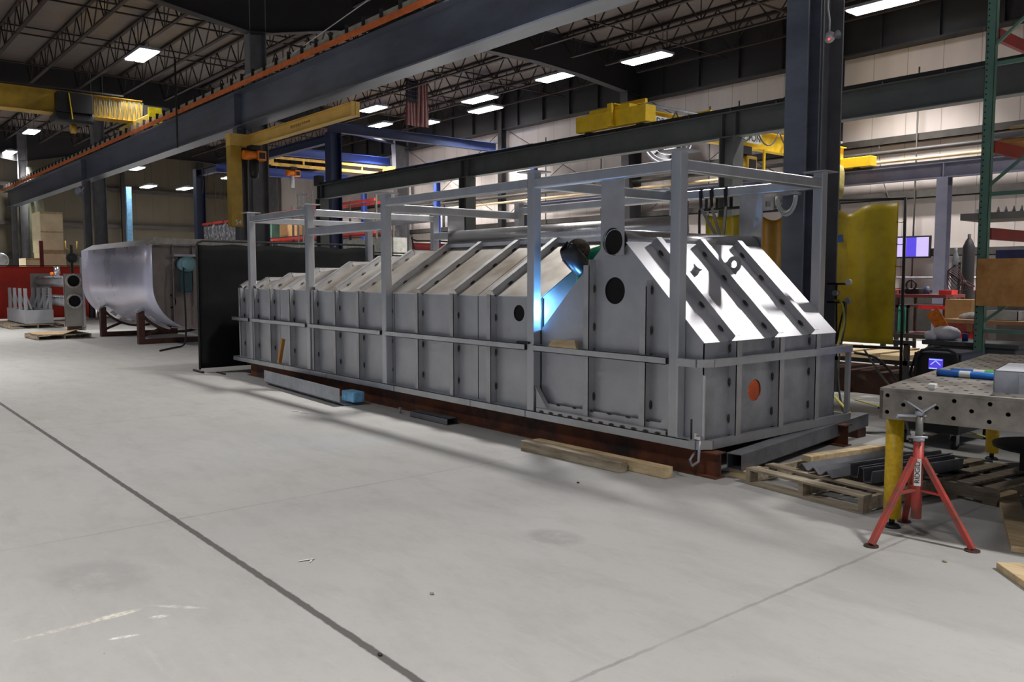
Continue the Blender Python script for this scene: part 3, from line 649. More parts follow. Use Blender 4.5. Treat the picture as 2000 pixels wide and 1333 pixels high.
# stitch welds drawn as little raised lens shapes
def stitch(mb, c, along, nrm, s=1.0):
    c = Vector(c); a = Vector(along).normalized(); n = Vector(nrm).normalized(); b = a.cross(n)
    m0 = mb.m; mb.m = 1
    pts = [(-0.034,0),(-0.012,0.010),(0.014,0.010),(0.030,0),(0.014,-0.010),(-0.012,-0.010)]
    vs = [c + a*x*s + b*y*s for x, y in pts] + [c + n*0.006]
    mb.add(vs, [(i, (i+1) % 6, 6) for i in range(6)]); mb.m = m0
sn, cs = math.sin(math.atan(SL)), math.cos(math.atan(SL))
D = 0.075
for xr in (-2.44,-3.09,-3.78,-4.45,-5.13,-5.75,-6.38,-7.13,-7.80,-8.40,-8.95):
    for side in (0, 1):
        Y = (lambda y: y) if side == 0 else (lambda y: 2.2-y)
        m = MB()
        y0 = YF-D; sg = 1
        def bx(x0,x1,ya,yb,z0,z1): m.box(x0,x1,min(Y(ya),Y(yb)),max(Y(ya),Y(yb)),z0,z1)
        bx(xr-0.006, xr, YF-D, YF, 0.285, ZW+0.012)
        bx(xr-0.07, xr, YF-D, YF-D+0.006, 0.285, ZW+0.018)
        n = Vector((0,-sn,cs))
        p0 = Vector((xr-0.003, YF-0.012, ZW-0.008)); p1 = Vector((xr-0.003, yt(xr)+0.01, zt(xr)+0.006))
        fl = lambda p: Vector((p.x, Y(p.y), p.z)); nn = Vector((0, n.y*(1 if side == 0 else -1), n.z))
        m.beam(fl(p0), fl(p1), 0.006, D, up=nn, off=(0, D/2))
        q0 = p0 + Vector((-0.032,0,0)); q1 = p1 + Vector((-0.032,0,0))
        m.beam(fl(q0), fl(q1), 0.07, 0.006, up=nn, off=(0, D))
        if side == 0:
            for z in ((0.45,0.80,1.16) if xr > -6 else (0.50,0.95,1.20)): stitch(m, (xr+0.004,YF-0.012,z), (0,0,1), (0.6,-0.8,0), 1.3)
            Ls = (p1-p0).length
            for f_ in ((0.22,0.55,0.85) if Ls > 0.75 else (0.35,)):
                c = p0 + (p1-p0)*f_ + n*0.016 + Vector((0.008,0,0)); stitch(m, c, p1-p0, (1,0,0.3), 1.3)
        obj('stiffener', m, [M_RIB, M_WELD], tk)
    if yt(xr) < 0.98:
        m = MB(); m.box(xr-0.006, xr, yt(xr)-0.01, 2.21-yt(xr), zt(xr), zt(xr)+D).box(xr-0.07, xr, yt(xr)-0.02, 2.22-yt(xr), zt(xr)+D-0.006, zt(xr)+D)
        obj('stiffener', m, [M_RIB, M_WELD], tk)
for xr, ztop in ((-1.03,1.73),(-0.36,1.55)):
    m = MB().box(xr-0.006, xr, YF-D, YF, 0.285, ztop).box(xr-0.07, xr, YF-D, YF-D+0.006, 0.285, ztop-0.05)
    for z in (0.50,0.90,1.13,1.47): stitch(m, (xr+0.004,YF-0.012,z), (0,0,1), (0.6,-0.8,0), 1.3)
    obj('stiffener', m, [M_RIB, M_WELD], tk)
# stiffeners on the end wall and bright hip
hn = Vector((0.857,0,0.885)).normalized(); h0 = Vector((0.185,0,1.045)); h1 = Vector((-0.66,0,1.872))
for yr in (0.43,1.05,1.63):
    m = MB().box(0.18, 0.18+D, yr, yr+0.006, 0.285, 1.06).box(0.18+D-0.006, 0.18+D, yr, yr+0.075, 0.285, 1.06)
    for z in (0.42,0.72,1.0): stitch(m, (0.192,yr-0.004,z), (0,0,1), (0.5,-0.8,0), 1.3)
    obj('stiffener', m, [M_RIB, M_WELD], tk)
    m = MB(); a = h0 + Vector((0,yr+0.003,0)); b = h1 + Vector((0,yr+0.003,0))
    m.beam(a, b, 0.006, D, up=hn, off=(0, D/2))
    m.m = 2; m.beam(a+Vector((0,0.035,0)), b+Vector((0,0.035,0)), 0.072, 0.006, up=hn, off=(0, D)); m.m = 0  # outer flange gets the lighter steel, as if lit
    for f_ in (0.12,0.35,0.62,0.88): stitch(m, a+(b-a)*f_+hn*0.018+Vector((0,-0.008,0)), b-a, (0.4,-1,0), 1.3)
    obj('stiffener', m, [M_RIB, M_WELD, M_STAIN_LIT], tk)
# pipes on the ridges
obj('ridge_pipe', MB().pipe((-0.785,0.085,1.873),(-0.785,2.09,1.873), 0.118, 0.006, 40), M_PIPE, tk)
obj('bore_shade_disc', MB().cyl((-0.785,0.0885,1.885),(-0.785,0.12,1.885), 0.125, 32), M_HOLE, tk, label='black disc painted as shade inside the ridge pipe')  # black disc stands in for the shade inside the pipe
obj('hole_shade_plug', MB().cyl((-0.785,0.115,1.456),(-0.785,0.16,1.456), 0.13, 32), M_HOLE, tk, label='black plug added as shade behind the gable hole')  # closed black plugs, added so the holes look shaded inside
obj('hole_shade_plug', MB().cyl((-2.08,0.115,1.216),(-2.08,0.16,1.216), 0.095, 32), M_HOLE, tk, label='black plug added as shade behind the small wall hole')
obj('ridge_pipe', MB().cyl((-4.5,1.1,2.03),(-0.88,1.1,2.03), 0.135, 40), M_PIPE, tk)
obj('pipe_saddle', MB().box(-4.48, -1.72, 0.97, 1.23, 1.945, 1.99), M_STAIN_LIT, tk)
# hanger plates
ph = [(-0.925,1.765),(-0.655,1.765),(-0.655,2.42),(-0.925,2.42)]
obj('hanger_plate', MB().plate(ph, [circ(-0.785,1.885,0.118)], (0,0.075,0), (1,0,0), (0,0,1), 0.012), M_RIB, tk)
obj('hanger_plate', MB().plate(ph, [], (0,2.12,0), (1,0,0), (0,0,1), 0.012), M_RIB, tk)
obj('hanger_plate', MB().plate([(0.97,1.9),(1.23,1.9),(1.23,2.42),(0.97,2.42)], [], (-4.5,0,0), (0,1,0), (0,0,1), -0.012), M_RIB, tk)
# lugs and nozzle
m = MB(); lc = Vector((-0.40,1.14,1.70))
o = Vector((-0.41,1.20,1.62)); uu = Vector((-0.714,0,0.70)); vv = Vector((0.70,0,0.714))
pts = [(-0.09,0)] + [(0.075*math.cos(a), 0.10+0.075*math.sin(a)) for a in [math.radians(200-20*k) for k in range(12)]] + [(0.09,0)]
m.plate(pts[::-1], [circ(0,0.10,0.034,20)], o, uu, vv, 0.016)
obj('lifting_lug', m, M_RIB, tk)
obj('nozzle', MB().cyl((-0.40,0.70,1.60),(-0.36,0.70,1.66), 0.035, 14).cyl((-0.36,0.70,1.66),(-0.345,0.70,1.675), 0.045, 14), M_RIB, tk)
# base and mid rails
for n_, (z0, z1, yo) in {'base_rail':(0.215,0.285,-0.012), 'mid_rail':(0.868,0.929,-0.022)}.items():
    if n_ == 'base_rail':
        segs = [(-9.2,-7.30),(-7.29,-6.46),(-6.45,-5.96),(-5.95,-4.26),(-4.25,-2.75),(-2.74,-1.86),(-1.85,0.13)]
    else:
        segs = [(-9.2,-8.55),(-8.43,-6.56),(-6.44,-4.55),(-4.42,-1.86),(-1.73,-0.11)]
    for a, b in segs:
        m = MB().box(a, b, yo, yo+0.006, z0, z1).box(a, b, yo, YF if n_ == 'base_rail' else yo+0.05, z1-0.006, z1)
        if n_ == 'mid_rail': m.box(a, b, yo, yo+0.05, z0, z0+0.006).box(a, b, yo+0.044, yo+0.05, z0, z1)
        obj(n_, m, M_TUBE, tk)
    xo = 0.245
    m = MB().beam((0.0 if n_ == 'mid_rail' else 0.13, yo+0.02, (z0+z1)/2), (0.19,yo+0.02,(z0+z1)/2), 0.04, z1-z0)
    m.beam((0.185,yo+0.018,(z0+z1)/2), (xo+0.01,YF+0.02,(z0+z1)/2), 0.04, z1-z0)
    obj(n_, m, M_RIB, tk)
    obj(n_, MB().beam((xo+0.005,YF+0.02,(z0+z1)/2), (xo+0.005,2.25,(z0+z1)/2), 0.045, z1-z0), M_TUBE, tk)
    obj(n_, MB().beam((-9.2,2.2,(z0+z1)/2), (xo,2.2,(z0+z1)/2), 0.045, z1-z0), M_TUBE, tk)
obj('tank_floor', MB().box(-9.2, 0.2, 0.02, 2.18, 0.225, 0.25), M_STAIN, tk)
m = MB().box(-1.70, -0.11, -0.006, 0.0, 0.215, 0.315).box(-1.70, -0.11, -0.006, 0.06, 0.315, 0.322).box(-1.70,-0.11,0.055,0.061,0.315,0.37)
for k in range(12): stitch(m, (-1.62+0.13*k, -0.010, 0.295), (1,0,0), (0,-1,0.2), 1.1)
for k in range(6): stitch(m, (-1.45+0.22*k, 0.050, 0.372), (1,0,0), (0,-1,0.2), 1.0)
obj('toe_angle', m, [M_RIB, M_WELD], tk)
m = MB().plate([(0,0),(0.17,0),(0,0.20)], [], (-1.735,0.03,0.32), (1,0,0), (0,0,1), 0.006)
m.beam((-1.735,0.035,0.52),(-1.565,0.035,0.32), 0.05, 0.006, up=(1,0,1))
obj('gusset', m, M_RIB, tk)
obj('gusset', MB().plate([(0,0),(-0.13,0),(0,0.15)], [], (-0.105,0.035,0.33), (1,0,0), (0,0,1), 0.006), M_RIB, tk)
obj('corner_bar', MB().box(0.185, 0.20, 0.085, 0.10, 0.27, 0.80), M_STAIN_LIT, tk)
obj('corner_post', MB().beam((0.235,2.24,0.285),(0.235,2.24,0.88), 0.04, 0.04), M_RIB, tk)
# posts
px = [0.0,-1.75,-4.44,-6.46,-8.45]
for i, x in enumerate(px):
    for y in (0.0, 2.1):
        p = obj('frame_post', MB().rtube((x-0.05,y+0.05,0.215),(x-0.05,y+0.05,2.565), 0.10, 0.10, up=(1,0,0)), M_TUBE, tk)
        obj('cap_plate', MB().box(x-0.165, x+0.065, y-0.065, y+0.165, 2.565, 2.577), M_RIB, p)
# top beams
spans = [(px[1],px[0]-0.1,2.462,0.095), (px[2],px[1]-0.1,2.462,0.095), (px[3],px[2]-0.1,2.195,0.11), (px[4],px[3]-0.1,2.475,0.10)]
for a, b, z, h in spans:
    for y in (0.05, 2.15):
        obj('top_beam', MB().rtube((a,y,z),(b,y,z), 0.09, h), M_TUBE, tk)
for x in (px[0],px[1],px[3],px[4]):
    obj('cross_beam', MB().rtube((x-0.05,0.1,2.462),(x-0.05,2.1,2.462), 0.09, 0.095), M_TUBE, tk)
obj('cross_beam', MB().rtube((px[2]-0.05,0.1,2.40),(px[2]-0.05,2.1,2.40), 0.09, 0.10), M_TUBE, tk)
obj('pipe_brace', MB().beam((-4.49,2.1,2.10),(-4.49,1.2,2.10), 0.08, 0.08), M_TUBE, tk)

# ---- rusty beams the tank stands on
for y, lab in ((0.10,'long rusty steel I-beam under the near edge of the steel tank'), (2.05,'long rusty steel I-beam under the far edge of the steel tank')):
    m = MB().ibeam((-8.75,y,0.1015),(0.36,y,0.1015), 0.203, 0.135, 0.011, 0.008)
    obj('support_beam', m, M_RUST, label=lab, cat='steel beam', group='rusty beams under the tank', loc=(-4.2,y,0))
# timber block + square tube at the near end
obj('timber_block', MB().box(0.37, 0.56, 0.20, 0.45, 0, 0.07), M_WOODN, label='timber block under the near end of the grey box tube', cat='timber block', bevel=0.004)
obj('timber_block', MB().box(0.02, 0.22, 2.50, 2.66, 0, 0.09), M_RUSTDK, label='brown block under the far end of the grey box tube', cat='block', bevel=0.004)
m = MB(); 
a, b = Vector((0.435,0.17,0.135)), Vector((0.14,2.72,0.155))

for off, wd, h in (((0,0.062),0.13,0.006),((0,-0.058),0.13,0.006),((0.062,0),0.006,0.118),((-0.062,0),0.006,0.118)): m.beam(a, b, wd, h, off=off)
obj('box_tube', m, M_ANGLE, label='long dark grey steel box tube on blocks in front of the tank end', cat='steel tube')

# ================================================================== WELDER AND ARC
def skin_body(name, chain, edges, m, parent, root=0, sub=2):
    me = bpy.data.meshes.new(name); org = rootloc(parent)
    me.from_pydata([tuple(Vector(p[:3])-org) for p in chain], edges, []); me.update()
    o = bpy.data.objects.new(name, me); COL.objects.link(o); o.parent = parent
    o.modifiers.new('skin', 'SKIN'); s_ = o.modifiers.new('sub', 'SUBSURF'); s_.levels = sub; s_.render_levels = sub
    for i, p in enumerate(chain):
        v = me.skin_vertices[0].data[i]; v.radius = (p[3], p[4] if len(p) > 4 else p[3]); v.use_root = (i == root)
    me.materials.append(m); bpy.context.view_layer.update()
    dg = bpy.context.evaluated_depsgraph_get(); me2 = bpy.data.meshes.new_from_object(o.evaluated_get(dg))
    o.modifiers.clear(); o.data = me2
    for p in me2.polygons: p.use_smooth = True
    return o
wd = thing('person', 'person in a green jacket and black welding helmet lying over the tank roof welding', 'person', (-1.25,1.0,1.50))
J = [(-1.28,1.22,1.66,0.13),(-1.33,1.02,1.70,0.13),(-1.39,0.84,1.76,0.145),(-1.44,0.66,1.81,0.15),(-1.47,0.49,1.82,0.085),
     (-1.33,0.60,1.83,0.10),(-1.22,0.46,1.70,0.058),(-1.30,0.34,1.58,0.045),
     (-1.56,0.60,1.76,0.080),(-1.56,0.46,1.60,0.054),(-1.48,0.36,1.48,0.045)]
skin_body('jacket', J, [(0,1),(1,2),(2,3),(3,4),(3,5),(5,6),(6,7),(3,8),(8,9),(9,10)], M_JACKET, wd)
L_ = [(-1.26,1.22,1.66,0.13),(-1.22,1.34,1.66,0.10),(-1.24,1.62,1.62,0.075),(-1.26,1.96,1.60,0.055),(-1.34,1.34,1.58,0.10),(-1.40,1.62,1.50,0.075),(-1.44,1.96,1.46,0.055)]
skin_body('trousers', L_, [(0,1),(1,2),(2,3),(0,4),(4,5),(5,6)], M_TROUSER, wd)
for a, b in (((-1.26,1.97,1.60),(-1.26,2.06,1.52)), ((-1.44,1.97,1.46),(-1.44,2.06,1.37))):
    obj('boot', MB().beam(a, b, 0.09, 0.10), M_BLACK, wd, bevel=0.02)
hp = Vector((-1.50,0.33,1.80))
hd = obj('head', MB().sphere(hp, 0.095, 20, 14, (0.92,1.0,1.15)).sphere(hp+Vector((-0.02,-0.095,-0.01)), 0.018, 8, 6), M_SKIN, wd)
obj('cap', MB().sphere(hp+Vector((0.01,0.01,0.035)), 0.112, 24, 14, (1.0,1.05,0.95)), M_CAP, hd)
# helmet mask: a shell open towards the chest, facing down left
fwd = Vector((-0.42,-0.55,-0.72)).normalized(); upv = Vector((-0.30,-0.62,0.72)).normalized(); rgt = fwd.cross(upv).normalized(); upv = rgt.cross(fwd).normalized()
def mask(u, v):
    a = math.radians(-105+210*u)                    # around the face
    h = 0.13 - 0.30*v
    r = 0.125 + 0.015*math.sin(PI*v) - 0.05*max(0, 0.25-v)*2
    return hp + rgt*(r*math.sin(a)) + fwd*(r*1.02*math.cos(a)+0.02*v) + upv*h
obj('helmet_mask', MB().grid(mask, 18, 10, 0.004), M_HELMET, wd)
obj('visor_window', MB().plate([(-0.05,-0.025),(0.05,-0.025),(0.05,0.025),(-0.05,0.025)], [], hp+fwd*0.146+upv*0.02, rgt, upv, 0.006), mat('visor_glass', (0.01,0.02,0.02), 0.08), wd)
obj('headgear_knob', MB().cyl(hp+rgt*0.12, hp+rgt*0.145, 0.022, 12), M_HELMET, wd)
# gloves with five fingers closed round the torch
def glove(c, d, name):
    c = Vector(c); d = Vector(d).normalized(); sdv = d.cross(Vector((0,0,1))).normalized(); dn = sdv.cross(d).normalized()
    ch = [tuple(c - d*0.05)+(0.034,0.028), tuple(c)+(0.040,0.022), tuple(c + d*0.045)+(0.042,0.020)]; ed = [(0,1),(1,2)]
    for k, (of, ln) in enumerate(((-0.030,0.030),(-0.010,0.036),(0.010,0.033),(0.028,0.026))):
        i = len(ch); b = c + d*0.06 + sdv*of
        ch += [tuple(b)+(0.011,), tuple(b + d*ln - dn*0.012)+(0.0105,), tuple(b + d*ln*1.1 - dn*0.040)+(0.010,), tuple(b + d*ln*0.4 - dn*0.055)+(0.009,)]
        ed += [(2,i),(i,i+1),(i+1,i+2),(i+2,i+3)]
    i = len(ch); b = c + sdv*0.042 + d*0.005
    ch += [tuple(b)+(0.014,), tuple(b + d*0.035 + sdv*0.006 - dn*0.015)+(0.012,), tuple(b + d*0.055 - sdv*0.012 - dn*0.035)+(0.010,)]
    ed += [(1,i),(i,i+1),(i+1,i+2)]
    return skin_body(name, ch, ed, M_GLOVE, wd, 1, 1)
glove((-1.34,0.31,1.54), (-0.6,-0.35,-0.5), 'glove'); glove((-1.47,0.33,1.44), (0.0,-0.5,-0.6), 'glove')
t = thing('welding_torch', 'black welding torch held in the gloved hands of the welder', 'torch', (-1.42,0.2,1.40))
obj('handle', MB().path([(-1.34,0.34,1.54),(-1.42,0.29,1.46),(-1.50,0.24,1.37)], 0.014, 8), M_BLACK, t)
obj('nozzle', MB().path([(-1.50,0.24,1.37),(-1.55,0.20,1.30),(-1.585,0.175,1.262)], 0.010, 8), mat('brass', (0.6,0.4,0.2), 0.35, 0.9), t)
obj('cable', MB().path([(-1.34,0.34,1.54),(-1.18,0.45,1.64),(-1.10,0.70,1.70),(-1.06,1.30,1.74),(-1.08,2.0,1.71)], 0.012, 6), M_RUBBER, t)
al = bpy.data.lights.new('welding_arc_light', 'POINT'); al.energy = 50; al.color = (0.12,0.42,1.0); al.shadow_soft_size = 0.012
ao = bpy.data.objects.new('welding_arc_light', al); COL.objects.link(ao); ao.location = (-1.575,0.165,1.241)
obj('arc', MB().sphere((-1.592,0.170,1.250), 0.006, 10, 8), mat('arc_glow', (1,1,1), 0.5, emis=(0.55,0.8,1.0), es=60), t)

# ================================================================== THINGS ON AND AROUND THE TANK
obj('wooden_stick', MB().beam((-7.43,-0.018,0.30),(-7.35,0.015,0.66), 0.05, 0.06, up=(1,0,0)), M_PLY, label='short brown wooden stick leaning against the far part of the tank wall', cat='stick', bevel=0.003)
m = MB().plate([(-0.19,0),(0.19,0),(0.15,0.075),(-0.15,0.06)], [], (-1.31,-0.04,0.930), (1,0,0), (0,0.2,1), -0.045)
obj('timber_block', m, M_WOODN, label='small pale timber block standing on the mid rail of the tank', cat='timber block', bevel=0.003)
obj('flat_tool', MB().box(-1.98, -1.80, -0.02, 0.02, 0.930, 0.952), M_BLACK, label='small flat black tool lying on the mid rail of the tank', cat='tool', bevel=0.003)
cl = thing('clamp', 'shiny screw clamp gripping the lower corner of the tank rail', 'clamp', (0.21,-0.02,0.10))
obj('frame', MB().path([(0.17,0.03,0.20),(0.16,-0.03,0.13),(0.21,-0.06,0.10),(0.26,-0.05,0.14),(0.265,-0.045,0.32)], 0.011, 8), M_GALV, cl)
obj('screw', MB().cyl((0.17,-0.03,0.30),(0.17,-0.03,0.46), 0.008, 8), M_DARKST, cl)
obj('jaw', MB().cbox((0.25,-0.045,0.325), (0.06,0.03,0.025)).cbox((0.23,-0.045,0.345), (0.02,0.025,0.03)), mat('bright_jaw', (0.8,0.8,0.82), 0.15, 1.0), cl)
# slings over the far top beam
sl = thing('lifting_sling', 'black lifting slings hanging over the far top beam to the ridge pipe', 'sling', (-0.9,2.15,2.0))
for a, b in ((-1.42,-0.88),(-1.28,-0.84),(-1.10,-0.80)):
    m = MB().beam((a,2.095,2.50),(a+0.02,2.09,2.30), 0.035, 0.008, up=(0,1,0)).beam((a+0.02,2.09,2.31),(b-0.06,1.75,1.98), 0.035, 0.008, up=(0,1,0)).beam((a,2.09,2.515),(a,2.21,2.515), 0.035, 0.008).beam((a,2.205,2.52),(a,2.205,2.30), 0.035, 0.008, up=(0,1,0))
    obj('strap', m, M_RUBBER, sl)

# floor items in front of the tank
a, b = Vector((-7.42,-0.26,0)), Vector((-4.84,-0.42,0)); ex = (b-a).normalized(); ey = Vector((-ex.y, ex.x, 0))
m = MB()
prof = [(0.27,0.006),(0.06,0.006),(0.0,0.05),(0.0,0.215)]
for (y0,z0),(y1,z1) in zip(prof[:-1], prof[1:]): m.slab(a+ey*y0+Vector((0,0,z0)), a+ey*y1+Vector((0,0,z1)), b-a, 0.006)
obj('bent_sheet', m, M_GALV, label='long bent grey sheet metal trough on the floor along the tank', cat='sheet metal')
m = MB().cbox((-4.92,-0.19,0.10), (0.30,0.16,0.13)); 
obj('foam_block', m, M_BLUEFOAM, label='light blue foam block at the end of the bent metal trough', cat='foam block', bevel=0.015)
a, b = Vector((-3.64,-0.13,0)), Vector((-2.93,-0.12,0))
m = MB(); m.box(-3.66,-2.94,-0.17,-0.165,0,0.07).box(-3.66,-2.94,-0.17,-0.03,0.065,0.07).box(-3.66,-2.94,-0.035,-0.03,0,0.07).box(-3.66,-2.94,-0.17,-0.03,0,0.005)
obj('channel_offcut', m, M_ANGLE, label='short dark steel channel offcut on the floor beside the rusty beam', cat='steel channel')
obj('bolt', MB().cyl((-3.93,-0.13,0),(-3.93,-0.13,0.055), 0.012, 8).cyl((-3.93,-0.13,0.055),(-3.93,-0.13,0.068), 0.02, 6), M_GALV, label='small pale bolt standing on the floor left of the channel offcut', cat='bolt')
obj('timber', MB().beam((-1.47,-0.355,0.045),(-0.26,-0.335,0.045), 0.09, 0.09), M_WOOD, label='shorter grey weathered timber on the floor in front of the tank', cat='timber', bevel=0.006)
obj('timber', MB().beam((-1.44,-0.235,0.045),(0.10,-0.205,0.045), 0.09, 0.09), M_WOODN, label='longer pale timber on the floor between the grey timber and the rusty beam', cat='timber', bevel=0.006)
for pts, lab in (([(0.02,-3.28,0.003),(0.045,-3.20,0.006),(0.05,-3.22,0.004),(0.075,-3.24,0.004)],'small white paper scrap on the bare floor right of the long floor crack'),
            ([(-4.86,-1.02,0.003),(-4.76,-0.95,0.005),(-4.72,-1.0,0.004),(-4.62,-0.93,0.004)],'tiny white scrap on the floor in front of the bent metal trough')):
    P = [Vector(p) for p in pts]; m = MB()
    for p, q in zip(P[:-1], P[1:]): m.slab(p, q, (0.012,-0.022,0.002), 0.001)
    obj('paper_scrap', m, M_PAPER, label=lab, cat='paper scrap')
for x, y, lab in ((1.32,-3.55,'dark pebble on the floor near the bottom centre'), (-0.25,-0.86,'dark speck of slag on the floor below the timbers'), (2.33,-0.55,'dark speck of slag on the floor below the pipe stand'), (0.9,-3.0,'tan pebble on the floor at the bottom, right of the crack')):
    obj('pebble', MB().sphere((x,y,0.006), 0.012, 8, 5, (1.2,0.8,0.5)), M_WOOD if 'tan' in lab else M_DARKST, label=lab, cat='pebble')
# scuff marks lying on the slab
mk = mat('floor_scuff', (0.50,0.48,0.44), 0.8, 0, 18, 0.25)
def scuff(pts, w_, lab, mm=mk):
    m = MB(); P = [Vector(p) for p in pts]
    for p, q in zip(P[:-1], P[1:]):
        n = (q-p).normalized().cross(Vector((0,0,1)))*w_; m.slab(p-n, q-n*0.8, n*2, 0.0008)
    obj('floor_scuff', m, mm, label=lab, cat='scuff mark', loc=(P[0].x,P[0].y,0.0005))

# ================================================================== PALLETS, PIPE STAND, WELDING TABLE
def rot_mb(cx, cy, deg, z=0):
    m = MB(); m.T = Matrix.Translation((cx,cy,z)) @ Matrix.Rotation(math.radians(deg), 4, 'Z'); return m
def pallet(cx, cy, deg, L, W, lab, mm=M_WOOD, gap=None, n=6):
    t = thing('pallet', lab, 'pallet', (cx,cy,0), 'wooden pallets')
    for y in (-W/2+0.02, 0, W/2-0.02):
        m = rot_mb(cx,cy,deg); m.box(-L/2,L/2,y-0.02,y+0.02,0.018,0.105); obj('stringer', m, mm, t, bevel=0.002)
    for i in range(n):
        x = -L/2+0.05+(L-0.1)*i/(n-1)
        if gap and i in gap: continue
        m = rot_mb(cx,cy,deg); m.box(x-0.05,x+0.05,-W/2,W/2,0.105,0.123); obj('deck_board', m, mm, t, bevel=0.002)
    for x in (-L/2+0.05,0,L/2-0.05):
        m = rot_mb(cx,cy,deg); m.box(x-0.05,x+0.05,-W/2,W/2,0.0,0.018); obj('bottom_board', m, mm, t)
    return t
# near pallet: near long side from (0.59,0.13) to (1.55,0.02)
pallet(1.14, 0.66, -6.5+90, 1.20, 1.00, 'weathered wooden pallet with steel angles beside the grey box tube', gap=(2,))
pallet(1.80, 1.36, -8, 0.66, 0.86, 'dark worn pallet partly under the welding table behind the pipe stand', mm=M_WOOD, n=4)
obj('timber', rot_mb(0.85,1.10,79,0.123).box(-0.45,0.45,-0.045,0.045,0,0.05), M_WOODN, label='pale timber lying on top of the pallet at the back beside the steel angles', cat='timber', bevel=0.004)
def angle_piece(p, q, s, t_, lab, flip=0, name='steel_angle', cat='steel angle', grp='steel sections on the pallet', prof=None):
    p = Vector(p); q = Vector(q); d = (q-p).normalized(); sd = d.cross(Vector((0,0,1))).normalized(); up = Vector((0,0,1)); m = MB()
    prof = prof or [(-s*0.7,0),(0,s*0.62),(s*0.7,0)]
    P = [p + sd*a + up*b for a, b in prof]
    for u_, v_ in zip(P[:-1], P[1:]): m.slab(u_, v_, q-p, t_)
    obj(name, m, M_ANGLE, label=lab, cat=cat, group=grp)
angle_piece((0.90,0.36,0.130),(1.10,1.40,0.130), 0.07, 0.006, 'steel angle on the pallet, first from the left')
angle_piece((1.03,0.30,0.130),(1.24,1.42,0.130), 0.07, 0.006, 'steel angle on the pallet, second from the left')
angle_piece((1.15,0.27,0.130),(1.36,1.42,0.130), 0.07, 0.006, 'steel angle on the pallet, third from the left')
cprof = [(-0.05,0.09),(-0.035,0.09),(-0.03,0.0),(0.035,0.0),(0.045,0.085),(0.065,0.088)]
angle_piece((1.28,0.42,0.131),(1.50,1.40,0.131), 0.07, 0.006, 'formed steel channel on the pallet, left of two', name='steel_channel', cat='steel channel', prof=cprof)
angle_piece((1.42,0.34,0.131),(1.64,1.30,0.131), 0.07, 0.006, 'formed steel channel on the pallet, right of two next to the yellow leg', name='steel_channel', cat='steel channel', prof=cprof)

# pipe stand
ps = thing('pipe_stand', 'red tripod pipe stand with a V shaped steel head at the right', 'pipe stand', (2.035,-0.26,0))
c = Vector((2.035,-0.26,0))
obj('outer_tube', MB().cyl((c.x,c.y,0.13),(c.x,c.y,0.60), 0.030, 20), M_REDST, ps)
obj('inner_tube', MB().cyl((c.x,c.y,0.55),(c.x,c.y,0.775), 0.021, 16), mat('threaded_tube', srgb(120,118,114), 0.5, 0.5, 60, 0.2, stretch=(0.1,0.1,8)), ps)
nt_ = obj('height_nut', MB().cyl((c.x,c.y,0.600),(c.x,c.y,0.622), 0.034, 8), M_GALV, ps)
obj('nut_handle', MB().path([(c.x-0.075,c.y+0.02,0.598),(c.x-0.05,c.y-0.03,0.622),(c.x+0.0,c.y-0.052,0.628),(c.x+0.06,c.y-0.02,0.632)], 0.008, 8), M_GALV, nt_)
feet = [(1.935,-0.60),(2.35,-0.235),(1.825,0.045)]
for fx, fy in feet:
    top = Vector((c.x+(fx-c.x)*0.09, c.y+(fy-c.y)*0.09, 0.50)); ft = Vector((fx,fy,0.012))
    lg = obj('leg', MB().beam(top, ft, 0.036, 0.030), M_REDST, ps, bevel=0.003)
    obj('foot_pad', MB().cyl((fx,fy,0),(fx,fy,0.008), 0.042, 14), M_RUSTDK, lg)
    q = top.lerp(ft, 0.42); obj('brace', MB().beam((c.x,c.y,q.z+0.01),(q.x,q.y,q.z), 0.028, 0.012), M_REDST, ps)
m = MB(); hz = 0.775
ux = Vector((0.72,0.69,0))                       # across the V
wx = Vector((0.69,-0.72,0))
for sgn in (-1, 1):
    m.slab(c+Vector((0,0,hz+0.005))-wx*0.035, c+ux*(sgn*0.085)+Vector((0,0,hz+0.062))-wx*0.035, wx*0.07, 0.008)
m.cyl((c.x,c.y,0.755),(c.x,c.y,0.785), 0.028, 14)
obj('v_head', m, M_GALV, ps)
obj('head_bracket', MB().path([c-ux*0.13+Vector((0,0,0.735)),c-ux*0.125+Vector((0,0,0.752)),c+ux*0.125+Vector((0,0,0.752)),c+ux*0.13+Vector((0,0,0.735))], 0.009, 6), M_GALV, ps)
vd = Vector((4.277-c.x, -5.302-c.y, 0)).normalized(); rt = Vector((-vd.y, vd.x, 0))
lb = obj('label_plate', MB().plate([(-0.019,-0.082),(0.019,-0.082),(0.019,0.082),(-0.019,0.082)], [], c+Vector((0,0,0.415))+vd*0.031, rt, (0,0,1), 0.0012), M_PAPER, ps, label='white label with black lettering')
text('lettering', 'RIDGID', 0.040, basis(c+Vector((0,0,0.415))+vd*0.0335, (0,0,1), -rt), M_BLACK, lb, 0.0004)

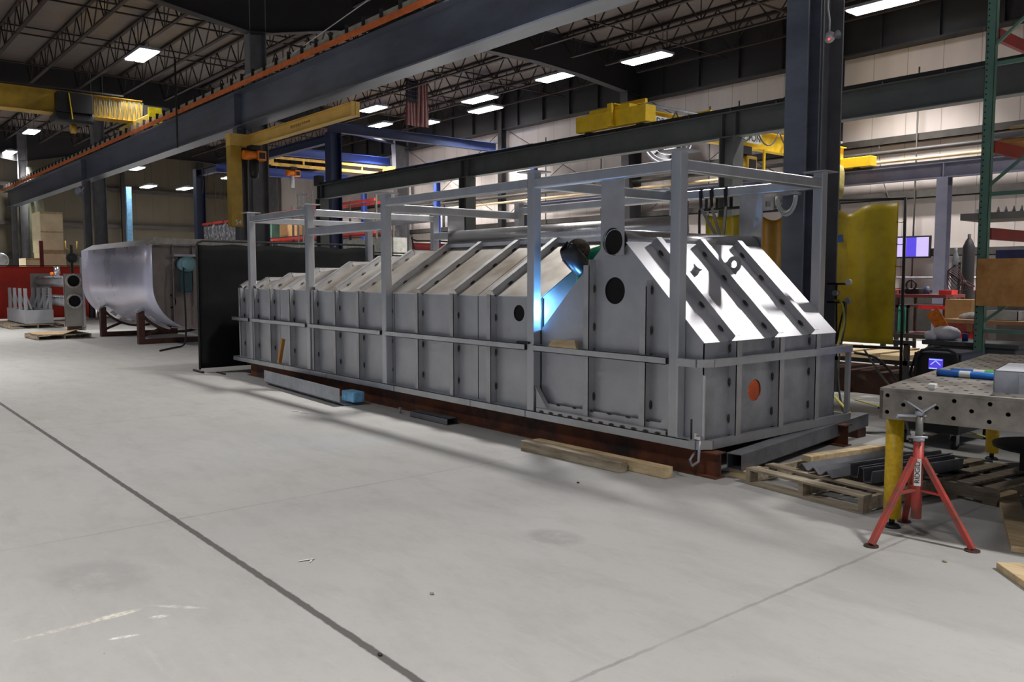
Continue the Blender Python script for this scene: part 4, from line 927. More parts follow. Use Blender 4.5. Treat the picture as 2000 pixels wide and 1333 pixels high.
# welding table
TA = 9.5
tb = thing('welding_table', 'large grey perforated steel welding table at the right edge', 'table', (1.80,-0.28,0))
TT = Matrix.Translation((1.80,-0.285,0)) @ Matrix.Rotation(math.radians(TA), 4, 'Z')
LX, LY, ZT, TH = 1.55, 3.0, 0.90, 0.19
holes = []
nx, ny = 14, 26
for i in range(nx):
    for j in range(ny):
        holes.append((0.06+0.108*i+(0.054 if j % 2 else 0), 0.06+0.115*j))
m = MB(); m.T = TT; m.box(0, LX, 0, LY, ZT-0.02, ZT); obj('top_plate', m, M_TABLE, tb, bevel=0.002)
m = MB(); m.T = TT
for hx, hy in holes:
    if hx < LX-0.03: m.cyl((hx,hy,ZT+0.0002),(hx,hy,ZT+0.0008), 0.014, 12)
obj('top_holes', m, M_HOLE, tb, kind='stuff')
def side(face):
    m = MB(); m.T = TT
    if face == 'front':
        hs = [circ(0.045+0.0925*i, ZT-TH/2+(0.05 if i % 2 == 0 else 0), 0.013, 12) for i in range(16)] + [circ(0.045+0.185*i, ZT-TH/2-0.052, 0.013, 12) for i in range(8)]
        m.plate([(0,ZT-TH),(LX,ZT-TH),(LX,ZT-0.02),(0,ZT-0.02)], hs, (0,0,0), (1,0,0), (0,0,1), -0.02)
    else:
        m.plate([(0,ZT-TH),(LY,ZT-TH),(LY,ZT-0.02),(0,ZT-0.02)], [circ(0.1+0.2*i, ZT-TH/2, 0.013, 12) for i in range(14)], (0,0,0), (0,1,0), (0,0,1), 0.02)
    return m
obj('side_plate', side('front'), M_TABLE, tb); obj('side_plate', side('left'), M_TABLE, tb)
m = MB(); m.T = TT; m.box(LX-0.02, LX, 0, LY, ZT-TH, ZT-0.02); obj('side_plate', m, M_TABLE, tb)
m = MB(); m.T = TT; m.box(0, LX, LY-0.02, LY, ZT-TH, ZT-0.02); obj('side_plate', m, M_TABLE, tb)
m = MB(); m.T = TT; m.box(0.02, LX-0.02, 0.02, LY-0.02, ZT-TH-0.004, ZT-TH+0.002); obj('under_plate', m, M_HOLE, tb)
for lx, ly in ((0.05,0.16),(LX-0.1,0.16),(0.1,LY-0.2),(LX-0.1,LY-0.2)):
    m = MB(); m.T = TT; m.cyl((lx,ly,0.06),(lx,ly,ZT-TH), 0.052, 24)
    lg = obj('leg', m, M_YEL if False else mat('chipped_yellow_leg', srgb(222,184,30), 0.45, 0, 28, 0.1, col2=srgb(196,156,24)), tb)
    m = MB(); m.T = TT; m.cyl((lx,ly,0.02),(lx,ly,0.06), 0.018, 10).cyl((lx,ly,0),(lx,ly,0.018), 0.055, 18, r1=0.04); obj('levelling_foot', m, M_DARKST, lg)
obj('storage_beam', MB().beam((1.82,1.45,0.60),(3.0,1.65,0.60), 0.10, 0.10), M_DARKST, tb)
# on the table
for (p, q, lab) in (((1.765,0.62,ZT+0.023),(2.32,0.66,ZT+0.023),'blue plastic tube on the welding table, nearer of two'), ((1.80,0.76,ZT+0.023),(2.42,0.80,ZT+0.023),'blue plastic tube on the welding table, farther of two')):
    t = thing('plastic_tube', lab, 'tube', (1.9,0.7,ZT), 'blue tubes on the welding table')
    obj('tube', MB().cyl(p, q, 0.023, 16), M_BLUETUBE, t)
    d = (Vector(q)-Vector(p)).normalized(); 
    obj('end_cap', MB().cyl(Vector(p)-d*0.012, Vector(p), 0.0245, 16), mat('cap_dark', srgb(60,64,96), 0.5), t)
    obj('label_band', MB().cyl(Vector(p)+d*0.13, Vector(p)+d*0.20, 0.0237, 16, caps=False), M_WHITE, t)
    if 'farther' in lab: obj('label_band', MB().cyl(Vector(p)+d*0.20, Vector(p)+d*0.26, 0.0238, 16, caps=False), mat('label_green', srgb(70,200,70), 0.5), t)
m = MB(); m.T = Matrix.Translation((2.33,0.02,ZT)) @ Matrix.Rotation(math.radians(12), 4, 'Z')
m.box(0,0.8,0,0.006,0,0.13).box(0,0.006,0,0.55,0,0.13).box(0,0.8,0,0.55,0.124,0.13).box(0.13,0.15,-0.012,0.0,0,0.12)
obj('sheet_metal_box', m, M_GALV, label='grey sheet metal box on the welding table at the right edge', cat='metal box')
obj('magnet_block', rot_mb(2.03,-0.09,10,ZT+0.0).box(-0.022,0.022,-0.03,0.03,0,0.03), M_WHITE, label='small white block near the front edge of the welding table', cat='block', bevel=0.004)

# boards and curved offcuts under the table
obj('board', MB().beam((1.80,1.72,0.020),(2.56,-0.06,0.020), 0.13, 0.038), M_WOODN, label='long pale board on the floor running out from under the welding table', cat='board', group='loose boards by the table', bevel=0.003)
obj('board', MB().beam((2.60,-0.40,0.019),(3.0,-0.80,0.019), 0.13, 0.038), M_WOODN, label='short pale board at the right edge of the floor, nearest the viewer', cat='board', group='loose boards by the table', bevel=0.003)
obj('board', MB().beam((1.66,1.90,0.019),(2.5,1.20,0.019), 0.10, 0.036), M_WOOD, label='grey board crossing under the curved offcuts beneath the welding table', cat='board', group='loose boards by the table', bevel=0.003)
for k, (z, ra, lab) in enumerate(((0.055,0.42,'round wooden disc lowest in the stack under the welding table'),(0.085,0.38,'thin dark plate middle of the stack under the welding table'),(0.30,0.36,'thin dark plate topmost of the stack under the welding table'))):
    m = MB().cyl((2.10,1.72,z),(2.10,1.72,z+(0.022 if k else 0.03)), ra, 32)
    if k == 2: m.box(1.95,2.25,1.62,1.82,z-0.193,z)
    obj('stacked_disc', m, M_WOODN if k == 0 else M_DARKST, label=lab, cat='disc', group='discs under the table')

# welding machine on its cart behind the table
wm = thing('welding_machine', 'dark blue welding machine with a lit screen behind the welding table', 'welding machine', (0.75,3.1,0.25))
m = MB().box(0.56,0.98,2.92,3.45,0.45,0.86); obj('case', m, M_MACHINE, wm, bevel=0.02)
fp = obj('front_panel', MB().box(0.555,0.99,2.895,2.922,0.45,0.85), M_BLACK, wm, bevel=0.01)
obj('display', MB().box(0.70,0.83,2.888,2.896,0.70,0.80), M_SCREENB, fp)
obj('display_graphic', MB().box(0.705,0.825,2.885,2.889,0.785,0.795).box(0.705,0.78,2.885,2.889,0.70,0.71).beam((0.72,2.887,0.74),(0.765,2.887,0.78), 0.004,0.008).beam((0.81,2.887,0.74),(0.765,2.887,0.78), 0.004,0.008), M_SCREENC, fp, label='bright lines on the display')
for kx, kz in ((0.90,0.74),(0.90,0.62),(0.75,0.60)): obj('knob', MB().cyl((kx,2.895,kz),(kx,2.87,kz), 0.025, 14), M_BLACK, fp)
obj('roll_bar', MB().path([(0.60,2.86,0.55),(0.59,2.86,0.78),(0.64,2.87,0.875),(0.72,2.88,0.89),(0.88,2.88,0.89),(0.96,2.87,0.86),(0.99,2.86,0.72)], 0.014, 8), M_BLACK, wm)
obj('roll_bar', MB().path([(0.56,2.95,0.45),(0.47,3.0,0.62),(0.48,3.1,0.80),(0.56,3.2,0.88),(0.62,3.3,0.88)], 0.014, 8), M_BLACK, wm)
obj('side_emblem', MB().plate([(-0.05,0),(0.0,-0.09),(0.09,-0.10),(0.02,0.0),(0.03,0.08),(-0.02,0.10)], [], (0.556,3.15,0.66), (0,-1,0), (0,0,1), 0.002), M_PAPER, wm)
ct = thing('machine_cart', 'black wheeled cart under the welding machine seen below the table', 'cart', (0.9,2.9,0))
obj('tray', MB().box(0.52,1.10,2.62,3.50,0.14,0.25), M_BLACK, ct, bevel=0.01)
obj('support', MB().box(0.55,0.60,2.90,2.95,0.25,0.45).box(0.93,0.98,2.90,2.95,0.25,0.45).box(0.55,0.60,3.38,3.43,0.25,0.45).box(0.93,0.98,3.38,3.43,0.25,0.45).box(0.55,0.98,2.9,3.43,0.44,0.45), M_BLACK, ct)
for wx_, wy_ in ((0.60,2.68),(1.05,2.68),(0.60,3.42),(1.05,3.42)):
    cs = obj('caster_wheel', MB().cyl((wx_-0.02,wy_,0.06),(wx_+0.02,wy_,0.06), 0.06, 20), M_RUBBER, ct)
    obj('wheel_hub', MB().cyl((wx_-0.024,wy_,0.06),(wx_+0.024,wy_,0.06), 0.03, 14), M_GALV, cs)
    obj('caster_fork', MB().box(wx_-0.03,wx_-0.025,wy_-0.03,wy_+0.03,0.05,0.14).box(wx_+0.025,wx_+0.03,wy_-0.03,wy_+0.03,0.05,0.14), M_GALV, cs)
for pts, r, mm, lab in (([(0.24,2.35,0.85),(0.35,2.6,0.78),(0.50,2.7,0.55),(0.62,2.6,0.28),(0.90,2.2,0.10),(1.3,1.9,0.014),(1.7,2.2,0.012)], 0.012, M_RUBBER, 'black cable from the tank corner towards the welding table'),
                    ([(0.28,2.45,0.88),(0.33,2.7,0.62),(0.50,2.85,0.30),(0.56,2.55,0.06),(0.70,2.42,0.010),(1.0,2.32,0.010),(1.5,2.35,0.010)], 0.010, M_HOSEG, 'grey green cable looping to the floor behind the tank corner'),
                    ([(0.25,2.35,0.40),(0.6,2.75,0.25),(1.2,3.35,0.012)], 0.007, M_HOSEY, 'thin yellow green line from the tank corner across the floor')):
    P = [Vector(p) for p in pts]; S = []
    for i in range(len(P)-1):
        p0 = P[max(i-1,0)]; p1 = P[i]; p2 = P[i+1]; p3 = P[min(i+2, len(P)-1)]
        for k in range(6):
            t_ = k/6; S.append(0.5*((2*p1)+(-p0+p2)*t_+(2*p0-5*p1+4*p2-p3)*t_*t_+(-p0+3*p1-3*p2+p3)*t_**3))
    S.append(P[-1]); S = [Vector((q.x, q.y, max(q.z, r))) for q in S]
    obj('cable', MB().path(S, r, 8), mm, label=lab, cat='cable')

# ================================================================== RIGHT BACKGROUND: CURTAINS, RACK, BENCHES
def curtain(name, f, mm, lab, frame_pts, grp=None, rings=None, foot=None, fmat=M_DARKST, t=0.004, nu=40, nv=20):
    c0 = f(0.5, 0.0)
    th = thing(name, lab, 'curtain', (c0[0],c0[1],0), grp)
    obj('fabric', MB().grid(f, nu, nv, t), mm, th)
    for seg in frame_pts: obj('frame_bar', MB().path(seg, 0.018, 8), fmat, th)
    for p in rings or []:
        p = Vector(p); obj('ring', MB().path([p+Vector((0.0,0.012*math.cos(a),0.03*math.sin(a))) for a in [2*PI*k/10 for k in range(11)]], 0.003, 4), M_GALV, th)
    return th
def fy(u, v):
    sag = 0.10*math.exp(-((u-0.22)/0.20)**2)*v**6
    return (-1.02+0.74*u, 4.20+0.02*math.sin(9*u)+0.015*math.sin(5*v+4*u), 0.80+1.62*v-sag-0.10*math.exp(-((u-0.95)/0.06)**2)*0)
th = curtain('welding_curtain', fy, M_YCURT, 'large bright yellow welding curtain right of the big grey column', [[(-1.10,4.25,2.50),(-0.22,4.25,2.46)], [(-0.22,4.25,2.46),(-0.20,4.25,0.05)], [(-1.10,4.25,2.50),(-1.10,4.25,0.05)], [(-1.10,4.25,0.74),(-0.21,4.25,0.76)], [(-0.45,4.25,0.05),(0.05,4.25,0.05)]])
for z in (0.95,1.2,1.45,1.7,1.95,2.2): obj('tie', MB().path([(-0.29,4.20,z),(-0.24,4.22,z-0.01),(-0.20,4.24,z+0.005)], 0.004, 4), M_RUSTDK, th)
obj('tape_patch', MB().plate([(0,0),(0.06,0),(0.06,0.085),(0,0.085)], [], (-0.985,4.185,1.99), (1,0,0), (0,0,1), 0.003), mat('tape_blue', srgb(40,96,176), 0.5), th)
def fy2(u, v): return (-2.50+0.62*u, 3.62+0.03*math.sin(16*u), 1.30+1.07*v-0.04*math.sin(PI*u)*v**4)
curtain('welding_curtain', fy2, mat('yellow_curtain_dim', srgb(186,168,30), 0.4, 0, 1.2, 0.1, 0.25, 3, col2=srgb(150,132,16)), 'yellow welding curtain behind the ridge pipe of the bright tank end', [[(-2.62,3.65,2.44),(-1.80,3.65,2.44)],[(-2.62,3.65,2.44),(-2.62,3.65,0.05)],[(-1.85,3.65,2.44),(-1.85,3.65,0.05)]])
def fy3(u, v): return (-1.83+0.55*u, 3.70+0.03*math.sin(13*u), 0.60+1.72*v-0.06*math.exp(-((u-0.5)/0.2)**2)*v**5)
curtain('welding_curtain', fy3, M_YCURT2, 'amber welding curtain between the tank end and the big grey column', [[(-1.80,3.74,2.38),(-1.27,3.74,2.38)],[(-1.27,3.74,2.38),(-1.27,3.74,0.05)]])

# gauges and manifold on the big column
mf = thing('gas_manifold', 'dark pipe manifold with a round gauge beside the yellow curtain', 'manifold', (-0.55,3.3,1.1))
obj('pipework', MB().path([(-0.60,3.30,1.50),(-0.35,3.32,1.50)], 0.014, 6).path([(-0.60,3.30,1.30),(-0.36,3.32,1.30)], 0.014, 6).path([(-0.50,3.31,1.50),(-0.50,3.31,1.30)], 0.012, 6).path([(-0.40,3.32,1.30),(-0.52,3.34,0.75)], 0.010, 6).path([(-0.50,3.32,1.30),(-0.49,3.34,0.70)], 0.010, 6), M_DARKST, mf)
for gx, gz in ((-0.355,1.52),(-0.355,1.32)): obj('gauge', MB().cyl((gx,3.32,gz),(gx,3.28,gz), 0.032, 16), M_WHITE if gz > 1.4 else M_GALV, mf)
obj('valve', MB().cyl((-0.50,3.27,1.40),(-0.50,3.33,1.40), 0.03, 10), M_GALV, mf)
def smooth(P, k_=6, zmin=0.0):
    P = [Vector(p) for p in P]; S = []
    for i in range(len(P)-1):
        p0 = P[max(i-1,0)]; p1 = P[i]; p2 = P[i+1]; p3 = P[min(i+2, len(P)-1)]
        for k in range(k_):
            t_ = k/k_; S.append(0.5*((2*p1)+(-p0+p2)*t_+(2*p0-5*p1+4*p2-p3)*t_*t_+(-p0+3*p1-3*p2+p3)*t_**3))
    S.append(P[-1]); return [Vector((q.x,q.y,max(q.z,zmin))) for q in S]
obj('air_hose', MB().path(smooth([(-0.50,3.28,1.32),(-0.40,3.24,1.30),(-0.34,3.2,1.12),(-0.33,3.1,0.9),(-0.36,2.95,0.65),(-0.30,2.8,0.45),(0.10,2.6,0.20)]), 0.013, 8), M_HOSEY, label='yellow air hose curving down from the gas manifold', cat='hose')
obj('air_hose', MB().path(smooth([(-0.36,3.27,1.30),(-0.33,3.2,1.05),(-0.33,3.1,0.7),(-0.20,2.9,0.35),(0.02,2.75,0.04),(0.3,2.9,0.02)], 6, 0.012), 0.011, 8), M_HOSEG, label='grey hose hanging beside the yellow air hose', cat='hose')
m = MB()
for k in range(7):
    r1 = 0.115+0.006*k
    m.path([(-0.69+r1*0.8*math.cos(a), 2.60-0.008*(k%3), 2.42+r1*1.35*math.sin(a)) for a in [PI*1.0+PI*j/14 for j in range(15)]], 0.009, 5)
hc = thing('hose_coil', 'white coiled hose hanging on the big grey column', 'hose', (-0.69,2.62,2.2)); obj('coil', m, M_HOSE, hc)
obj('hook', MB().box(-0.80,-0.58,2.58,2.70,2.43,2.46), M_GALV, hc)
obj('bracket', MB().plate([(-0.07,-0.07),(0.07,-0.07),(0.07,0.07),(-0.07,0.07)], [[(-0.03,-0.03),(0.03,-0.03),(0.03,0.03),(-0.03,0.03)]], (-0.94,2.66,2.36), (1,0,0), (0,0,1), 0.02).beam((-0.90,2.66,2.36),(-0.80,2.72,2.36), 0.03, 0.03), M_RIB, label='small square steel bracket left of the coiled hose', cat='bracket')
# emergency light on the column
em = thing('alarm_light', 'small pale round alarm light high on the big grey column', 'alarm light', (-0.50,3.0,4.0))
obj('body', MB().sphere((-0.50,3.02,4.08), 0.06, 18, 12, (1.0,0.8,1.0)), M_HOSE, em)
obj('reflector', MB().lathe([(0.012,0.0),(0.03,0.02),(0.045,0.06)], (-0.45,3.02,4.08), (1,-0.2,0.1), 14), M_GALV, em)
obj('indicator', MB().sphere((-0.475,2.968,4.045), 0.009, 8, 6), M_REDLED, em)
obj('conduit', MB().path([(-0.52,3.05,4.14),(-0.53,3.07,4.26),(-0.56,3.08,4.40),(-0.56,3.08,5.0)], 0.01, 6), M_HOSE, em)

# pallet rack
rk = thing('pallet_rack', 'tall green pallet rack with red shelf beams at the right edge', 'pallet rack', (1.2,5.3,0))
M_FR = M_GREENRACK
def upright(x, y):
    m = MB().box(x-0.045,x+0.045,y-0.035,y-0.031,0,5.6).box(x-0.045,x-0.041,y-0.035,y+0.035,0,5.6).box(x+0.041,x+0.045,y-0.035,y+0.035,0,5.6).box(x-0.07,x+0.07,y-0.06,y+0.06,0,0.01)
    o = obj('upright', m, M_FR, rk)
    m = MB()
    for k in range(92):
        m.box(x-0.030,x-0.018,y-0.0362,y-0.0348,0.12+0.06*k,0.135+0.06*k)
    obj('slots', m, M_HOLE, o, kind='stuff')
for x in (0.72,1.78):
    for y in (4.0,6.6): upright(x, y)
for y in (4.0,6.6):
    for z0, z1 in ((2.50,3.35),(3.90,4.75),(1.10,1.95),(0.35,0.80)): obj('diagonal_brace', MB().beam((0.74,y,z0),(1.76,y,z1), 0.035, 0.025), M_FR, rk)
    for z in (2.42,3.72,1.02,5.2): obj('horizontal_brace', MB().beam((0.74,y,z),(1.76,y,z), 0.035, 0.04), M_FR, rk)
for z in (2.02,2.90,4.02):
    for x in (0.755,1.745): obj('shelf_beam', MB().beam((x,4.04,z),(x,6.56,z), 0.045, 0.12), mat('rack_beam_red', srgb(150,44,36), 0.5), rk)
obj('board', MB().box(0.42,1.9,4.15,4.75,2.175,2.245), mat('grey_board', srgb(140,134,128), 0.6, 0, 3, 0.08), label='thick grey board sticking out across the middle rack shelf', cat='board')
obj('dark_crate', MB().box(0.80,1.7,4.9,6.4,2.08,2.17), M_RUSTDK, label='flat dark tray on the middle rack shelf behind the grey board', cat='tray')
for i in range(6):
    obj('metal_cone', MB().cyl((0.70+0.075*i,4.4,2.245),(0.70+0.075*i,4.4,2.245+0.075), 0.022, 12, r1=0.004), M_GALV, label='small grey metal cone on the grey rack board, ' + ORD[i] + ' from the left', cat='cone', group='row of small cones on the rack board')
for i in range(4):
    obj('stacked_board', MB().box(0.66+0.05*i,1.8,4.3,6.2,2.965+0.045*i,3.0+0.045*i), M_WOODN if i % 2 else M_PLY, label=['lowest','second','third','topmost'][i]+' brown board in the stack on the upper rack shelf', cat='board', group='boards on the upper rack shelf')
obj('steel_pipe', MB().cyl((0.70,4.18,3.02),(1.9,4.10,3.02), 0.035, 14), M_GALV, label='grey steel pipe across the upper rack shelf in front of the boards', cat='pipe')
obj('white_box', MB().box(0.50,0.60,4.35,4.45,2.245,2.30), M_WHITE, label='small white box at the left end of the grey rack board', cat='box')
obj('plywood_sheet', MB().box(0.70,1.9,3.915,3.933,1.28,1.762), M_PLY, label='large orange brown plywood sheet fixed across the green rack', cat='plywood sheet', bevel=0.002)
t = thing('hanging_reel', 'dark round lamp shade at the right edge beside the rack top', 'lamp shade', (1.3,4.2,3.3))
obj('shade', MB().lathe([(0.02,0.14),(0.10,0.12),(0.24,0.03),(0.25,0.0)], (1.20,4.3,3.22), (0,0,1), 24), M_DARKST, t)
obj('hook', MB().path([(1.20,4.3,3.36),(1.2,4.3,3.5),(1.2,4.03,3.72)], 0.008, 6), M_DARKST, t)

# television on the back wall
tv = thing('television', 'wall television showing white panels around a blue stripe', 'television', (-6.0,16.9,2.1))
obj('casing', MB().box(-6.45,-5.50,16.92,17.0,2.06,2.64), M_BLACK, tv, bevel=0.01)
obj('screen', MB().box(-6.41,-5.54,16.91,16.925,2.10,2.60), M_SCREEN, tv)
obj('screen_stripe', MB().box(-6.12,-5.85,16.905,16.915,2.10,2.60), M_SCREENB, tv, label='dark blue stripe on the screen')
obj('wall_arm', MB().box(-6.02,-5.94,17.0,17.29,2.40,2.48), M_DARKST, tv)
obj('tv_cable', MB().path(smooth([(-7.0,17.03,5.1),(-6.9,17.03,4.3),(-6.55,17.02,3.3),(-6.4,17.0,2.62)]), 0.012, 5), M_GIRT, label='thin cable hanging down the wall to the television', cat='cable')
obj('wall_rail', MB().cyl((-7.2,16.9,1.55),(-2.2,16.9,1.55), 0.03, 8), M_GALV, label='grey pipe rail low along the back wall under the television', cat='rail')

# work benches, boxes
def bench(name, lab, x0, x1, y0, y1, zs, mt, ml, legw=0.05):
    t = thing(name, lab, 'bench', ((x0+x1)/2,(y0+y1)/2,0))
    for z, h in zs: obj('shelf' if z < zs[-1][0] else 'top', MB().box(x0,x1,y0,y1,z-h,z), mt, t, bevel=0.004)
    for x in (x0+legw/2, x1-legw/2):
        for y in (y0+legw/2, y1-legw/2): obj('leg', MB().box(x-legw/2,x+legw/2,y-legw/2,y+legw/2,0,zs[-1][0]-zs[-1][1]), ml, t)
    return t
b1 = bench('work_bench', 'maroon shelving bench with a bright red edge behind the yellow curtain', -3.05,-2.15,10.0,10.8,[(0.55,0.04),(1.06,0.03),(1.26,0.06)], M_MAROON, M_RUSTDK)
obj('edge_strip', MB().box(-2.62,-2.13,9.985,10.0,1.0,1.065), mat('safety_red', srgb(250,30,30), 0.4), b1)
obj('red_box', MB().box(-2.30,-2.08,10.05,10.3,1.26,1.34), mat('box_red', srgb(220,50,40), 0.5), label='small flat red box on the maroon shelving bench', cat='box')
obj('paper_stack', MB().box(-2.75,-2.25,10.05,10.4,1.06,1.085), M_PAPER, label='white paper sheets on the lower shelf of the maroon bench', cat='paper')
t = thing('grinder', 'small black machine with a round guard on the maroon bench', 'grinder', (-2.85,10.3,1.26))
obj('body', MB().box(-2.98,-2.72,10.2,10.45,1.26,1.36), M_BLACK, t, bevel=0.02); obj('guard', MB().path([(-2.86+0.09*math.cos(a),10.2,1.42+0.09*math.sin(a)) for a in [2*PI*k/18 for k in range(19)]], 0.018, 6), M_BLACK, t)
obj('blue_canister', MB().cyl((-2.62,10.3,1.26),(-2.62,10.3,1.40), 0.05, 14), mat('canister_blue', srgb(80,96,130), 0.5), label='blue grey canister standing on the maroon bench', cat='canister')
b2 = bench('desk', 'brown wooden desk behind the grey bin', -0.50,0.60,6.0,6.8,[(0.55,0.03),(1.03,0.05)], mat('desk_wood', srgb(140,104,70), 0.6, 0, 4, 0.12), mat('desk_leg_wood', srgb(110,76,50), 0.6))
for x0, lab in ((-0.40,'red folder standing on the desk shelf, left of two'), (-0.20,'red folder standing on the desk shelf, right of two')):
    obj('red_folder', MB().box(x0,x0+0.14,6.08,6.3,0.55,0.86), M_RED, label=lab, cat='folder', group='red folders on the desk shelf')
obj('rag_pile', MB().sphere((-0.20,6.3,1.05), 0.16, 16, 8, (1.4,1,0.45)), mat('grey_rag', srgb(130,126,124), 0.9, 0, 12, 0.2, 0.6, 12), label='crumpled grey rag pile on the brown desk', cat='rag')
obj('open_tray', MB().box(-0.02,0.35,6.1,6.5,1.03,1.035).box(-0.02,0.35,6.1,6.11,1.03,1.15).box(-0.02,-0.01,6.1,6.5,1.03,1.15).box(0.34,0.35,6.1,6.5,1.03,1.15).box(-0.02,0.35,6.49,6.5,1.03,1.15), M_GALV, label='open grey metal tray on the brown desk beside the rack post', cat='tray')
obj('cardboard_box', MB().box(-0.90,-0.55,7.0,7.35,0.98,1.26), M_CARD, label='brown cardboard box on a stand behind the desk', cat='cardboard box', bevel=0.004)
obj('box_stand', MB().box(-0.95,-0.5,6.98,7.4,0.02,0.98), M_MAROON, label='dark maroon cabinet under the cardboard box behind the desk', cat='cabinet', bevel=0.01)
t = thing('bin', 'large grey rectangular bin behind the welding machine', 'bin', (0.6,4.3,0))
obj('body', MB().box(0.16,1.05,4.06,4.6,0,0.84), mat('bin_grey', srgb(86,88,90), 0.6, 0, 4, 0.06), t, bevel=0.02)
obj('rim', MB().box(0.12,1.09,4.02,4.64,0.84,0.89), mat('bin_rim_grey', srgb(72,74,76), 0.6), t, bevel=0.01)
m = MB().sphere((0.30,4.2,0.96), 0.12, 14, 8, (1.3,0.9,0.7)).sphere((0.17,4.14,0.93), 0.06, 10, 6, (1.3,0.8,1.0))
obj('crumpled_paper', m, mat('paper_crumple', srgb(232,230,236), 0.8, 0, 8, 0.05, 0.8, 10), label='crumpled white paper on the lid of the grey bin', cat='paper')
obj('orange_folder', MB().beam((0.145,4.2,1.20),(0.27,4.2,1.0), 0.012, 0.14, up=(1,0,0.6)), mat('folder_orange', srgb(246,130,36), 0.5, 0, 20, 0.2), label='orange folder leaning on top of the white paper at the grey bin', cat='folder')
obj('blue_bottle', MB().cyl((0.52,4.15,0.89),(0.52,4.15,0.97), 0.03, 12), mat('bottle_blue', srgb(40,60,140), 0.4), label='small dark blue bottle on the lid of the grey bin', cat='bottle')
obj('teal_cloth', MB().grid(lambda u, v: (-1.56+0.11*u, 7.0+0.03*math.sin(10*u), 0.72+0.42*v), 10, 8, 0.006), M_TEALCLOTH, label='teal cloth hanging just right of the yellow curtain', cat='cloth')
obj('coat_rack', MB().box(-1.60,-1.42,7.02,7.06,1.12,1.16).box(-1.60,-1.57,7.02,7.06,0,1.16).box(-1.45,-1.42,7.02,7.06,0,1.16).box(-1.7,-1.3,6.9,7.2,0,0.02), M_DARKST, label='dark stand holding the teal cloth', cat='stand')
for x, y, z1, r, mm, lab in ((-2.60,12.0,2.40,0.11,M_DARKST,'tall dark gas cylinder by the back wall left of the green rack'), (-2.88,12.1,2.15,0.07,mat('cyl_grey',srgb(110,112,116),0.5),'slimmer grey gas cylinder left of the tall dark one')):
    obj('gas_cylinder', MB().lathe([(0.0,0),(r,0.0),(r,z1-0.25),(r*0.55,z1-0.12),(0.03,z1-0.08),(0.03,z1),(0,z1)], (x,y,0), (0,0,1), 18), mm, label=lab, cat='gas cylinder', group='gas cylinders by the back wall')
m = MB()
for k in range(7): m.path([(-2.52+(0.13+0.02*k)*math.cos(a+0.3*k)+0.012*k, 11.2+0.02*k, 1.52+(0.25-0.02*k)*math.sin(a)) for a in [2*PI*j/20 for j in range(21)]], 0.008, 5)
hk = thing('cable_coil', 'dark red coiled cables hanging on a stand below the slate column', 'cable', (-2.52,11.2,1.3)); obj('coil', m, mat('cable_maroon', srgb(70,34,36), 0.6), hk)
obj('hanger_post', MB().box(-2.54,-2.50,11.4,11.44,0,1.85).box(-2.54,-2.50,11.18,11.44,1.76,1.80), M_DARKST, hk)
# low timber and steel stock behind the tank corner
for i in range(5):
    x = -2.7+0.42*i
    obj('stock_timber', MB().box(x, x+0.30, 5.4, 6.8, 0.50+0.0*i, 0.56), M_WOODN, label='pale timber on the low stock rack behind the tank corner, ' + ORD[i] + ' from the left', cat='timber', group='timbers on the low stock rack')
t = thing('stock_rack', 'low dark stock rack behind the yellow curtain', 'rack', (-1.3,6.1,0))
for x in (-2.6,-1.65,-0.7):
    for y in (5.45,6.75): obj('leg', MB().box(x-0.03,x+0.03,y-0.03,y+0.03,0,0.72), M_DARKST, t)
for y in (5.45,6.75): obj('rail', MB().box(-2.75,-0.6,y-0.03,y+0.03,0.44,0.50).box(-2.75,-0.6,y-0.03,y+0.03,0.70,0.76), M_DARKST, t)
obj('lower_load', MB().box(-2.5,-0.8,5.6,6.6,0.0,0.30), M_RUSTDK, label='dark load of scrap steel under the low stock rack', cat='scrap steel')

# ================================================================== LEFT SIDE
def fblk(u, v): return (-9.56+0.012*math.sin(22*u), -0.42+3.26*u, 0.07+2.03*v-0.015*math.sin(26*u)*v)
curtain('welding_curtain', fblk, M_CURT, 'long black welding curtain screen behind the left end of the tank', [
    smooth([(-9.55,-0.44,0.05),(-9.55,-0.44,1.9),(-9.55,-0.44,2.08),(-9.55,-0.36,2.15),(-9.55,0.0,2.16),(-9.55,2.86,2.16)], 3), [(-9.55,2.86,2.16),(-9.55,2.86,0.04)],
    [(-9.40,-0.44,0.02),(-9.85,-0.44,0.02)], [(-9.40,2.86,0.02),(-9.85,2.86,0.02)], [(-9.62,2.86,0.7),(-9.62,1.7,2.05)]],
    rings=[(-9.55,-0.1+0.36*k,2.14) for k in range(9)])
def fblk2(u, v): return (-9.95+0.012*math.sin(20*u), 2.95+1.9*u, 0.08+1.92*v)
curtain('welding_curtain', fblk2, M_CURT, 'lower black welding curtain screen right of the long black one, behind the tank roof', [
    [(-9.94,2.93,0.05),(-9.94,2.93,2.04),(-9.94,4.88,2.04),(-9.94,4.88,0.05)],[(-9.80,4.88,0.02),(-10.1,4.88,0.02)],[(-9.80,2.93,0.02),(-10.1,2.93,0.02)]])
def fred(u, v): return (-10.5+0.012*math.sin(20*u), 4.38+1.35*u, 0.4+1.88*v)
curtain('welding_curtain', fred, M_RCURT2, 'dark red welding curtain behind the tank next to the ridge pipe', [smooth([(-10.49,4.36,0.05),(-10.49,4.36,2.2),(-10.49,4.44,2.32),(-10.49,5.75,2.32)],3), [(-10.49,5.75,2.32),(-10.49,5.75,0.05)]])
def fred2(u, v): return (-30.0+0.03*math.sin(15*u), -1.6+4.3*u, 0.08+1.86*v)
